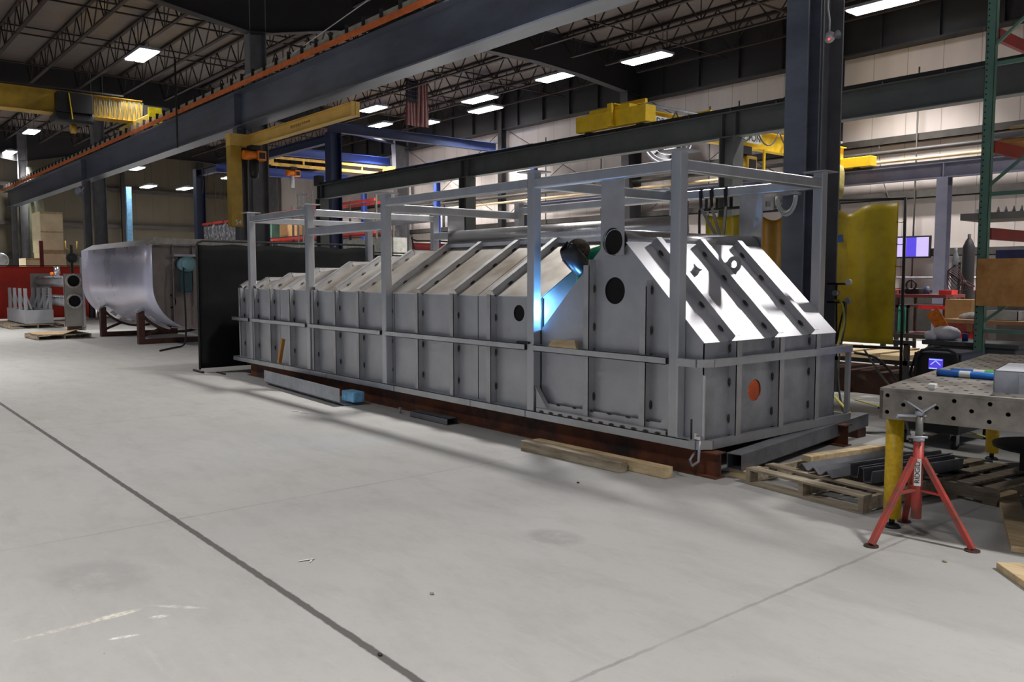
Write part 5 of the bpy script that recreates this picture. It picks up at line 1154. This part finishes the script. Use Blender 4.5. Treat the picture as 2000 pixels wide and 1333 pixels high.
curtain('welding_curtain', fred2, M_RCURT, 'wide bright red welding curtain at the left edge', [[(-29.98,-1.6,0.05),(-29.98,-1.6,1.97),(-29.98,2.7,1.97),(-29.98,2.7,0.05)]])
obj('floor_box', MB().box(-9.95,-9.66,0.10,0.55,0,0.07), M_BLACK, label='flat black box on the floor under the long black curtain', cat='box', bevel=0.01) if False else None
obj('foot_plate', MB().box(-9.35,-9.0,-0.25,-0.22,0,0.02), M_DARKST, label='flat dark bar on the floor at the near corner of the long black curtain', cat='bar')

# hopper on saddles
hp_ = thing('steel_hopper', 'big shiny U shaped stainless hopper lying left of the black curtain', 'hopper', (-18.0,1.5,0.38))
X0, X1, YA, YW = -21.2, -15.0, 0.50, 2.0
prof = [(YA, 2.28), (YA, 1.40)] + [(YA+1.0-1.0*math.cos(a), 1.38-1.0*math.sin(a)) for a in [math.radians(7.5*k) for k in range(25)]] + [(YA+YW,1.40),(YA+YW,2.28)]
m = MB()
def hs(u, v):
    k = u*(len(prof)-1); i = min(int(k), len(prof)-2); t_ = k-i; y = prof[i][0]*(1-t_)+prof[i+1][0]*t_; z = prof[i][1]*(1-t_)+prof[i+1][1]*t_
    return (X0+(X1-X0)*v, y, z)
obj('shell', MB().grid(hs, len(prof)-1, 8, 0.008), mat('hopper_sheet', srgb(200,200,220), 0.28, 0.40, 0.7, 0.06, 0.05, 1.5), hp_)
obj('bevel_strip', quad(MB(), [(X0,YA,2.28),(X1-0.5,YA,2.28),(X1-0.5,YA+0.22,2.43),(X0+0.3,YA+0.22,2.43)], 0.006), M_STAIN_LIT, hp_)
obj('bevel_strip', quad(MB(), [(X0,YA+YW,2.28),(X1,YA+YW,2.28),(X1,YA+YW-0.22,2.43),(X0+0.3,YA+YW-0.22,2.43)], 0.006), M_STAIN_LIT, hp_)
poly = [(y,z) for y, z in prof]
M_ENDP = mat('hopper_end_plate', srgb(150,140,134), 0.45, 0.4, 1.5, 0.12)
obj('end_plate', MB().plate([(p[0]+0.0,p[1]) for p in poly], [], (X1-0.25,0,0), (0,1,0), (0,0,1), -0.01), M_ENDP, hp_)
obj('end_plate', MB().plate(poly, [], (X0+0.02,0,0), (0,1,0), (0,0,1), -0.01), M_ENDP, hp_)
obj('top_flange', MB().box(X1-0.25,X1-0.05,YA+0.15,YA+YW+0.2,2.30,2.43).box(X1-0.25,X1-0.02,YA+0.10,YA+0.15,2.28,2.45), mat('hopper_flange', srgb(176,170,160), 0.4, 0.4), hp_)
m = MB()
for yy in (YA+0.50,YA+0.95,YA+1.5): m.box(X1-0.25,X1-0.17,yy-0.012,yy+0.012,0.5,2.30)
obj('end_stiffener', m, M_ENDP, hp_)
obj('weld_seam', MB().box(-17.0,-16.985,YA-0.004,YA,1.38,2.18).box(X0+0.2,-17.0,YA-0.004,YA,1.505,1.515), M_RIB, hp_)
t = thing('motor', 'teal electric motor mounted on the end of the hopper beside the black curtain', 'motor', (-14.9,1.2,1.3))
obj('body', MB().cyl((-15.22,1.24,1.86),(-14.86,1.24,1.86), 0.17, 20).sphere((-14.86,1.24,1.86), 0.155, 16, 8, (0.5,1,1)), M_TEAL, t)
obj('gearbox', MB().box(-15.24,-14.98,1.14,1.36,1.22,1.70), mat('teal_dark', srgb(52,84,92), 0.5), t, bevel=0.03)
obj('mount', MB().box(-15.26,-15.05,0.98,1.75,2.03,2.08).box(-15.26,-15.20,1.02,1.04,1.75,2.03).box(-15.26,-15.20,1.10,1.12,1.75,2.03).box(-15.26,-15.20,1.45,1.47,1.75,2.03), M_RIB, t)
obj('power_cable', MB().path(smooth([(-14.84,1.12,1.78),(-14.80,1.10,1.4),(-14.80,1.12,0.7),(-14.84,1.10,0.10),(-14.6,0.8,0.02),(-14.0,0.3,0.02)], 6, 0.02), 0.02, 8), M_RUBBER, label='black power cable hanging from the teal motor to the floor', cat='cable')
def saddle(x, lab):
    t = thing('saddle_stand', lab, 'stand', (x,1.0,0), 'rusty saddle stands under the hopper')
    obj('post', MB().box(x-0.08,x+0.08,0.52,0.66,0,0.78), M_RUSTDK, t); obj('post', MB().box(x-0.08,x+0.08,2.34,2.48,0,0.78), M_RUSTDK, t)
    obj('base', MB().box(x-0.08,x+0.08,0.66,2.34,0.0,0.12), M_RUSTDK, t)
    a1 = [(1.5-1.03*math.cos(a), 1.38-1.03*math.sin(a)) for a in [math.radians(38+8*k) for k in range(14)]]
    a2 = [(1.5-1.12*math.cos(a), 1.38-1.12*math.sin(a)) for a in [math.radians(38+8*k) for k in range(14)]]
    m = MB()
    for (p, q) in zip(a2[:-1], a2[1:]): m.beam((x,p[0],max(p[1],0.16)),(x,q[0],max(q[1],0.16)), 0.14, 0.05)
    obj('cradle', m, M_RUSTDK, t)
    obj('pad', MB().beam((x-0.02,0.50,0.76),(x-0.02,0.72,0.86), 0.22, 0.05), M_GALV, t, label='pale pad on top of the stand')
    m = MB()
    for k in (1,3,5): 
        p = a1[k]; q = a1[k+1]; m.beam((x+0.04,p[0],p[1]),(x+0.04,q[0],q[1]), 0.10, 0.03)
    obj('wedge', m, M_PAPER, t)
    obj('brace', MB().beam((x,0.66,0.20),(x,1.05,0.36), 0.05, 0.06).beam((x,2.34,0.20),(x,1.95,0.36), 0.05, 0.06), M_RUSTDK, t)
saddle(-19.6, 'rusty saddle stand under the hopper, left of two'); saddle(-16.3, 'rusty saddle stand under the hopper, right of two')

obj('port_shade_arc', MB().path([(X1-0.24,YA+0.42+0.13*math.cos(a),1.02+0.15*math.sin(a)) for a in [math.radians(-80+16*k) for k in range(11)]], 0.016, 6), M_HOLE, hp_)  # dark arc painted as the shade of a port; the plate is uncut
# tube bundle with two flanged openings
ex = thing('heat_exchanger', 'grey steel header plate with two round openings and long tubes left of the hopper', 'heat exchanger', (-24,0.6,0))
XE = -22.85
obj('header_plate', MB().plate([(0.40,0.12),(0.86,0.12),(0.86,1.66),(0.40,1.66)], [circ(0.63,1.45,0.165), circ(0.64,0.86,0.165)], (XE,0,0), (0,1,0), (0,0,1), -0.03).box(XE-0.18,XE-0.15,0.40,0.86,0.12,1.66), mat('exchanger_grey', srgb(150,146,140), 0.45, 0.4, 2, 0.08), ex)
obj('side_plate', MB().box(XE-0.2,XE+0.12,0.86,0.90,0.0,2.15), M_GALV, ex)
for z, y in ((1.45,0.63),(0.86,0.64)):
    fl_ = obj('flange_ring', MB().pipe((XE+0.001,y,z),(XE+0.03,y,z), 0.215, 0.05, 28), M_RIB, ex)
    m = MB()
    for k in range(12): m.cyl((XE+0.03,y+0.19*math.cos(k*PI/6),z+0.19*math.sin(k*PI/6)),(XE+0.05,y+0.19*math.cos(k*PI/6),z+0.19*math.sin(k*PI/6)), 0.014, 6)
    obj('bolt_ring', m, mat('bolt_bright', (0.8,0.8,0.82), 0.25, 0.9), fl_)
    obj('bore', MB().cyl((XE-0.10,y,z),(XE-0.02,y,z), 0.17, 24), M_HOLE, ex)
    obj('shell_tube', MB().cyl((XE-0.15,y,z-0.02),(XE-4.6,y,z-0.02), 0.17, 24), mat('exchanger_tube', srgb(150,150,154), 0.35, 0.5), ex)
    m = MB()
    for k in range(12): m.cyl((XE-0.3-0.34*k,y-0.13,z+0.10),(XE-0.3-0.17*k,y-0.19,z+0.12), 0.018, 6)
    obj('studs', m, mat('bolt_bright', (0.8,0.8,0.82), 0.25, 0.9), ex)
obj('header_plate', MB().box(XE-4.75,XE-4.6,0.36,0.92,0.35,1.68), mat('exchanger_grey', srgb(150,146,140), 0.45, 0.4, 2, 0.08), ex)
obj('support', MB().box(XE-4.7,XE-4.6,0.45,0.85,0,0.35).box(XE-0.18,XE-0.02,0.45,0.82,0,0.12), M_RUSTDK, ex)
t = thing('chain_block', 'dark chain block and gear standing above the header plate', 'chain block', (-23.0,0.63,1.66))
obj('gear', MB().cyl((-22.98,0.63,2.12),(-22.90,0.63,2.12), 0.15, 18).cyl((-22.90,0.63,2.12),(-22.86,0.63,2.12), 0.06, 12), M_DARKST, t)
obj('post', MB().box(-23.0,-22.92,0.60,0.66,1.66,2.5), M_DARKST, t)
for y in (0.48,0.78): obj('handle', MB().path([(-22.95,0.63,2.35),(-22.95,y,2.40),(-22.95,y,2.62)], 0.02, 6), M_YELDK, t)
t = thing('worker_gear', 'silver canister with orange cap on the exchanger tubes', 'canister', (-24.8,0.6,1.6))
obj('body', MB().cyl((-24.8,0.6,1.60),(-24.8,0.6,1.88), 0.09, 14), mat('silver_can', (0.8,0.8,0.85), 0.2, 0.9), t); obj('cap', MB().sphere((-24.8,0.46,1.66), 0.06, 10, 6), M_ORANGE, t)

# grey frames on a pallet
pallet(-26.1, -0.02, 0, 3.1, 1.5, 'long wooden pallet under the grey steel tray at the left edge', n=9)
tr = thing('steel_tray', 'grey steel tray with eight upright arms on the pallet at the left edge', 'tray', (-26.1,0,0.125))
XT0, XT1, YT0, YT1 = -27.6, -24.6, -0.35, 0.42
M_TRAY = mat('tray_grey', srgb(168,170,174), 0.45, 0.3, 2, 0.06)
obj('wall', MB().box(XT0,XT1,YT0,YT0+0.02,0.125,0.56), M_TRAY, tr); obj('wall', MB().box(XT0,XT1,YT1-0.02,YT1,0.125,0.56), M_TRAY, tr)
obj('wall', MB().box(XT1-0.02,XT1,YT0+0.02,YT1-0.02,0.125,0.56), M_TRAY, tr); obj('wall', MB().box(XT0,XT0+0.02,YT0+0.02,YT1-0.02,0.125,0.56), M_TRAY, tr)
obj('bottom', MB().box(XT0,XT1,YT0,YT1,0.125,0.145), M_TRAY, tr)
for i in range(4):
    x = XT1-0.12-0.86*i
    for y, s_ in ((YT0+0.05,1),(YT1-0.05,-1)):
        a_ = obj('upright_arm', MB().box(x-0.05,x+0.05,y-0.04,y+0.04,0.56,1.22), M_TRAY, tr)
        obj('gusset', MB().beam((x,y+s_*0.15,0.58),(x,y+s_*0.02,1.0), 0.02, 0.05), M_TRAY, a_)
# kraft covered pallet
pallet(-19.8, -0.45, 3, 1.25, 1.25, 'low pallet with a kraft paper sheet left of the hopper')
obj('kraft_sheet', MB().grid(lambda u, v: (-20.40+1.22*u, -1.03+1.15*v, 0.130+0.22*max(0,(v-0.5))*1.6*u+0.006*math.sin(9*u+5*v)), 10, 10, 0.004), M_KRAFT, label='brown kraft paper sheet folded over the low pallet left of the hopper', cat='paper sheet')
# crates
for (x0,x1,y0,y1,z0,z1,lab,mm) in ((-34.6,-33.0,1.75,2.55,2.55,4.12,'tall pale plywood crate, upper of the stack at the left',M_CRATE), (-34.6,-33.0,1.78,2.62,0,2.55,'pale wooden crate carrying the taller crate at the left',M_CRATE), (-34.4,-33.0,1.20,1.70,0,2.30,'smaller pale wooden crate beside the crate stack at the left',M_CRATE)):
    t = thing('crate', lab, 'crate', ((x0+x1)/2,(y0+y1)/2,z0), 'pale wooden crates')
    obj('panels', MB().box(x0,x1,y0,y1,z0,z1), mm, t)
    obj('batten', MB().box(x1,x1+0.02,y0,y1,z0,z0+0.08).box(x1,x1+0.02,y0,y1,(z0+z1)/2-0.03,(z0+z1)/2+0.03).box(x1,x1+0.02,y0,y1,z1-0.08,z1), mat('batten_wood', srgb(200,180,136), 0.7), t)
obj('vent_duct', MB().cyl((-43.6,3.6,0),(-43.6,3.6,7.0), 0.36, 24), mat('duct_olive', srgb(104,106,84), 0.55, 0.1), label='thick olive vertical duct behind the crates at the left', cat='duct')
obj('wall_cabinet', MB().box(-44.5,-43.6,-0.9,0.9,0,3.4).box(-44.5,-43.6,0.95,1.9,0,3.3), mat('cabinet_grey', srgb(150,150,150), 0.5), label='pair of pale grey cabinets against the far end wall at the left edge', cat='cabinet')
t = thing('pedestal_fan', 'small round pedestal fan above the red curtain at the left', 'fan', (-36.5,0.9,0))
obj('cage', MB().lathe([(0.0,0.1),(0.26,0.08),(0.32,0.0),(0.30,-0.08)], (-36.4,0.86,2.25), (1,-0.3,0), 22), M_GALV, t); obj('pole', MB().cyl((-36.5,0.9,0),(-36.5,0.9,2.25), 0.03, 8), M_DARKST, t); obj('base', MB().cyl((-36.5,0.9,0),(-36.5,0.9,0.03), 0.3, 18), M_DARKST, t)
obj('light_blue_post', MB().box(-40.2,-40.0,6.9,7.15,0,6.0), M_SKYB, label='light blue vertical post right of the far roof columns', cat='post')
obj('red_post', MB().box(-31.0,-30.9,1.30,1.42,0,2.9), M_MAROON, label='dark red post with white marks behind the red curtain', cat='post')
obj('far_wall_post', MB().box(-46.2,-46.0,8.3,8.5,0,9.0), M_DARKST, label='dark post on the far end wall above the hopper, left', cat='post'); obj('far_wall_post', MB().box(-46.2,-46.0,12.6,12.9,0,9.0), M_DARKST, label='dark post on the far end wall above the hopper, right', cat='post')
cb = thing('camera_arm', 'white twin floodlight on the far roof column', 'floodlight', (-30.3,2.6,4.6))
obj('reflector', MB().lathe([(0.02,0.0),(0.10,0.04),(0.16,0.12),(0.17,0.15)], (-30.15,2.62,4.75), (0.6,-0.8,-0.3), 18), M_GALV, cb)
obj('arm', MB().beam((-30.15,2.62,4.75),(-30.2,2.72,4.9), 0.04, 0.04), M_GALV, cb)

# overhead crane in the left aisle
oc = thing('overhead_crane', 'large dull yellow overhead crane girder at the upper left', 'overhead crane', (-24,-4,6.1))
m = MB().box(-24.35,-23.75,-12,3.0,6.42,6.44).box(-24.35,-23.75,-12,3.0,7.06,7.08).box(-24.30,-24.28,-12,3.0,6.44,7.06).box(-23.83,-23.81,-12,3.0,6.44,7.06)
obj('girder', m, M_YELDK, oc)
obj('end_truck', MB().box(-25.3,-22.2,2.70,3.02,6.12,6.42), mat('end_truck_yellow', srgb(212,186,92), 0.5), oc, bevel=0.02)
obj('bumper', MB().box(-22.2,-22.05,2.68,3.04,6.10,6.60), mat('bumper_yellow', srgb(240,220,30), 0.4), oc)
for x in (-24.9,-22.6): obj('wheel', MB().cyl((x,2.80,6.13),(x,2.92,6.13), 0.11, 16), M_DARKST, oc)
obj('drive_box', MB().box(-24.5,-23.7,3.02,4.2,6.42,6.95), M_DARKST, oc)
m = MB()
for k in range(11): m.path([(-23.72, 1.5+0.14*k+0.10*t_, 7.0-0.55*math.sin(PI*t_)) for t_ in [j/6 for j in range(7)]], 0.014, 5)
obj('festoon_cable', m, M_HOSEG, oc)
obj('walkway_rail', MB().box(-23.7,-23.6,-6,2.4,7.10,7.14), M_DARKST, oc)
ht = thing('hoist_trolley', 'black hoist trolley hanging on the upper left overhead crane girder', 'hoist', (-23.6,0.9,6.2))
obj('frame', MB().box(-24.45,-23.35,0.50,1.45,6.18,6.40).box(-23.72,-23.3,0.50,1.45,6.40,6.98), M_BLACK, ht, bevel=0.02)
obj('drum', MB().cyl((-23.55,0.45,6.30),(-23.55,1.5,6.30), 0.17, 18), M_DARKST, ht)
obj('cable_guide', MB().beam((-23.28,0.80,6.95),(-23.28,0.88,6.2), 0.02, 0.06), M_YEL, ht)
obj('hook_block', MB().cyl((-23.9,0.95,6.02),(-23.9,1.10,6.02), 0.14, 14), M_YELDK, ht)
obj('drop_pipe', MB().cyl((-19.2,2.52,5.05),(-19.2,2.52,7.4), 0.025, 8), M_DARKST, label='thin dark vertical conduit in front of the high runway girder', cat='conduit')

# jib crane on the roof column
jb = thing('jib_crane', 'yellow jib crane with mast and long boom under the high runway', 'jib crane', (-15.5,2.6,2.8))
obj('mast', MB().box(-15.53,-15.28,2.42,2.70,2.76,4.66), M_YELDK, jb, bevel=0.01)
obj('boom', MB().ibeam((-15.5,2.93,4.80),(-10.25,2.93,4.80), 0.27, 0.16, 0.014, 0.01), M_YELPALE, jb)
obj('boom_end_stop', MB().box(-10.3,-10.27,2.84,3.02,4.66,4.94), M_YELPALE, jb)
obj('hinge', MB().box(-15.53,-15.28,2.42,3.02,4.66,4.94), M_YELPALE, jb)
ptx = MB(); 
text('lettering', '54', 0.16, basis((-15.275,2.58,2.86),(0,1,0),(0,0,1)), M_WHITE, jb)
m = MB()
for k in range(6): m.box(-13.1+0.085*k,-13.05+0.085*k,2.919,2.924,4.80,4.86)
for k in range(4): m.box(-12.55+0.10*k,-12.49+0.10*k,2.919,2.924,4.82,4.86)
obj('faded_marking', m, mat('faded_print', srgb(150,118,52), 0.6), jb)
hoist('chain_hoist', 'orange chain hoist under the yellow jib boom next to its mast', (-15.12,2.93,4.48), 0.85, M_ORANGE, chain=0)
obj('chain_bag', MB().lathe([(0.01,0),(0.10,0.04),(0.12,0.2),(0.11,0.42),(0.02,0.46)], (-15.10,2.93,3.90), (0,0,1), 16), M_BLACK, label='black chain bag hanging below the orange hoist at the jib mast', cat='chain bag')
obj('electric_panel', MB().box(-15.60,-15.25,2.45,2.70,4.98,5.10).box(-15.72,-15.55,2.50,2.70,5.0,5.12), M_HOSE, label='pale electrical box at the top of the yellow jib mast', cat='electrical box') if False else None

# blue gantry frame and light truss crane
gn = thing('gantry_frame', 'blue steel gantry frame with long cross beams in the back of the hall', 'gantry', (-26,12,0))
def bcol(x, y, z, s=0.30, mm=M_BLUEDK): obj('column', MB().ibeam((x,y,0),(x,y,z), s, s, 0.02, 0.014, up=(0,1,0)), mm, gn)
bcol(-22.6,9.0,6.6,0.42); bcol(-32.5,15.9,6.0,0.22,M_BLUE); bcol(-26.2,15.9,6.5,0.22,M_BLUE); bcol(-19.8,15.9,6.5,0.20,M_BLUE); bcol(-35.8,9.0,6.6,0.42)
obj('cross_beam', MB().ibeam((-22.6,8.8,6.78),(-22.6,16.3,6.78), 0.34, 0.24), M_BLUEDK, gn)
obj('cross_beam', MB().ibeam((-31.0,10.8,7.10),(-31.0,16.5,7.10), 0.36, 0.26), M_BLUE, gn)
obj('cross_beam', MB().ibeam((-31.0,8.0,6.12),(-31.0,14.2,6.12), 0.34, 0.26), M_BLUE, gn)
obj('runway', MB().ibeam((-36,9.0,6.42),(-22.6,9.0,6.42), 0.30, 0.24), M_BLUEDK, gn); obj('runway', MB().ibeam((-36,15.9,6.42),(-19.8,15.9,6.42), 0.30, 0.24), M_BLUEDK, gn)
tc_ = thing('truss_crane', 'slim orange yellow truss bridge crane below the blue gantry beam', 'bridge crane', (-29,12,6.2))
m = MB().beam((-29,9.55,6.50),(-29,15.0,6.50), 0.10, 0.10).beam((-29,9.55,6.22),(-29,15.0,6.22), 0.12, 0.12)
for y in (9.6,11.0,12.4,13.8,14.9): m.beam((-29,y,6.25),(-29,y,6.5), 0.07, 0.07)
obj('truss', m, mat('truss_yellow', srgb(246,196,96), 0.45), tc_)
for y in (9.4,15.2): obj('end_carriage', MB().box(-29.35,-28.65,y-0.12,y+0.12,6.2,6.55), mat('truss_yellow', srgb(246,196,96), 0.45), tc_)
hoist('chain_hoist', 'orange electric hoist hanging under the slim truss bridge crane', (-29,10.5,5.95), 0.95, M_ORANGE, chain=0)
obj('chain_container', MB().cyl((-28.95,10.45,5.30),(-28.95,10.45,5.80), 0.09, 14), M_HOSE, label='pale chain container below the hoist of the slim truss bridge crane', cat='chain container')
m = MB()
for k, (y, z0) in enumerate(((7.4,5.0),(7.65,4.5),(7.9,4.2),(8.1,4.6),(8.3,4.3),(8.6,4.9))): m.path([(-31,y,6.1),(-31,y+0.06,z0+0.5),(-31,y+0.02,z0)], 0.014, 5)
obj('hanging_ropes', m, mat('rope_tan', srgb(110,96,66), 0.8), label='thin ropes hanging beside the dark blue gantry column', cat='rope', kind='stuff')

# flag hanging from the roof
fg = thing('flag', 'dark red, white and blue striped flag hanging upright from the roof', 'flag', (-22,12.05,7.1))
FY0, FY1, FZ0, FZ1 = 11.6, 12.62, 7.08, 8.72
def fpt(u, v): return (-22+0.05*math.sin(9*u+2*v), FY0+(FY1-FY0)*u, FZ0+(FZ1-FZ0)*v)
for k in range(13):
    u0, u1 = k/13, (k+1)/13; vt = 1.0 if k >= 7 else 0.52
    obj('stripe', MB().grid(lambda u, v: fpt(u0+(u1-u0)*u, vt*v), 2, 10, 0.006), mat('flag_red', srgb(96,30,34), 0.8) if k % 2 == 0 else mat('flag_white', srgb(140,116,112), 0.8), fg)
obj('canton', MB().grid(lambda u, v: fpt(u*7/13, 0.52+0.48*v), 8, 8, 0.006), mat('flag_blue', srgb(20,22,38), 0.8), fg)
m = MB()
for i in range(5):
    for j in range(6):
        p = Vector(fpt((0.5+j)/6*7/13, 0.56+0.44*(i+0.3)/5)) + Vector((0.012,0,0)); r = 0.022
        m.plate([(r*(1 if q % 2 == 0 else 0.4)*math.sin(q*PI/5), r*(1 if q % 2 == 0 else 0.4)*math.cos(q*PI/5)) for q in range(10)][::-1], [], p, (0,1,0), (0,0,1), 0.003)
obj('stars', m, mat('flag_white', srgb(140,116,112), 0.8), fg)
obj('flag_rod', MB().cyl((-22,11.5,8.74),(-22,12.7,8.74), 0.02, 8), M_DARKST, fg)

# far storage racks and wrapped loads
fr = thing('storage_rack', 'far storage rack with red beams behind the blue gantry column', 'storage rack', (-34,15,0))
M_RB = mat('far_rack_red', srgb(176,52,44), 0.5)
for x in (-42.0,-37.5,-33.0,-29.0):
    for y in (14.5,15.4): obj('upright', MB().box(x-0.05,x+0.05,y-0.04,y+0.04,0,5.3), M_GIRT, fr)
for z in (2.0,3.60,5.05):
    for y in (14.45,15.45): obj('shelf_beam', MB().box(-42.0,-29.0,y-0.03,y+0.03,z-0.06,z+0.06), M_RB, fr)
for z in (2.12,3.72): obj('shelf_deck', MB().box(-42.0,-29.0,14.5,15.4,z-0.03,z), M_GIRT, fr)
for i, (x, wd_, h, mm, lab) in enumerate(((-38.9,1.0,0.9,M_CARD,'brown carton on the far rack, left of two'), (-36.9,0.8,0.8,M_CARD,'brown carton on the far rack, right of two'), (-31.5,1.4,0.35,M_GALV,'row of grey parts in a low tray on the far rack'), (-41.0,1.2,0.9,M_GREENRACK,'dark green case on the far rack at its left end'))):
    obj('carton', MB().box(x-wd_/2,x+wd_/2,14.6,15.3,3.72,3.72+h), mm, label=lab, cat='carton', bevel=0.02)
obj('white_counter', MB().box(-33.0,-22.9,11.6,12.2,0,3.05), mat('white_counter', srgb(176,176,168), 0.6), label='long pale partition panel behind the long black curtain', cat='partition')
wl = 'foil wrapped load stacked above the hopper, '
for i, (x0, lab) in enumerate(((-24.9,'left of three'),(-23.9,'middle of three'),(-22.9,'right of three'))):
    t = thing('wrapped_load', wl+lab, 'wrapped load', (x0+0.45,5.6,0), 'foil wrapped loads')
    obj('wrap', MB().box(x0,x0+0.9,5.2,6.1,2.62,3.35), M_WRAP, t, bevel=0.05)
    obj('base_crate', MB().box(x0,x0+0.9,5.2,6.1,0,2.60), M_GIRT, t)
    obj('red_edge', MB().box(x0,x0+0.9,5.17,5.2,3.33,3.40), M_RB, t)
ww = thing('wire_cage', 'white wire cage stand beside the dark roof column', 'cage', (-17.6,5.2,0))
m = MB()
for z in (3.1,3.45,3.8): m.box(-17.6,-16.7,5.2,5.23,z,z+0.03)
for x in (-17.6,-17.3,-17.0,-16.7): m.box(x,x+0.03,5.2,5.23,0,3.9)
obj('bars', m, M_HOSE, ww)
obj('stay_cable', MB().cyl((-12.37,2.66,6.22),(-0.85,2.66,7.42), 0.010, 6), M_HOSE, label='thin pale stay cable above the high runway girder', cat='cable')

for i in range(4):
    t = thing('cabinet', 'dark low cabinet against the back wall below the television, ' + ORD[i] + ' from the left', 'cabinet', (-6.6+1.25*i,16.6,0), 'low cabinets on the back wall')
    obj('body', MB().box(-7.2+1.25*i,-5.98+1.25*i,16.3,16.85,0,1.25), M_DARKST if i % 2 else M_MAROON, t, bevel=0.01)
    obj('door', MB().box(-7.15+1.25*i,-6.03+1.25*i,16.28,16.30,0.06,1.2), M_GIRT, t)
t = thing('work_bench', 'dark brown work bench with a deep shadowed shelf behind the green rack post', 'bench', (1.5,6.6,0))
obj('top', MB().box(0.70,2.6,6.9,7.7,0.98,1.04), mat('bench_top_pale', srgb(170,160,136), 0.6), t)
obj('side_panel', MB().box(0.72,0.76,6.92,7.68,0,0.98), mat('bench_red_brown', srgb(110,58,38), 0.6), t); obj('side_panel', MB().box(2.54,2.58,6.92,7.68,0,0.98), mat('bench_red_brown', srgb(110,58,38), 0.6), t)
obj('back_panel', MB().box(0.76,2.54,7.64,7.68,0,0.98), M_DARKST, t)
obj('cream_panel', MB().box(1.05,1.25,7.2,7.23,0,0.80), M_CRATE, label='cream board standing under the dark brown work bench', cat='board')
obj('blue_bin', MB().box(-0.64,0.65,8.0,8.4,1.84,1.97), mat('bin_navy', srgb(40,50,104), 0.5), label='long dark blue tray on a stand behind the plywood sheet', cat='tray', bevel=0.01)
obj('tray_stand', MB().box(-0.6,0.6,8.02,8.38,0,1.84), mat('stand_grey', srgb(96,94,92), 0.6), label='grey cabinet carrying the long dark blue tray', cat='cabinet', bevel=0.01)
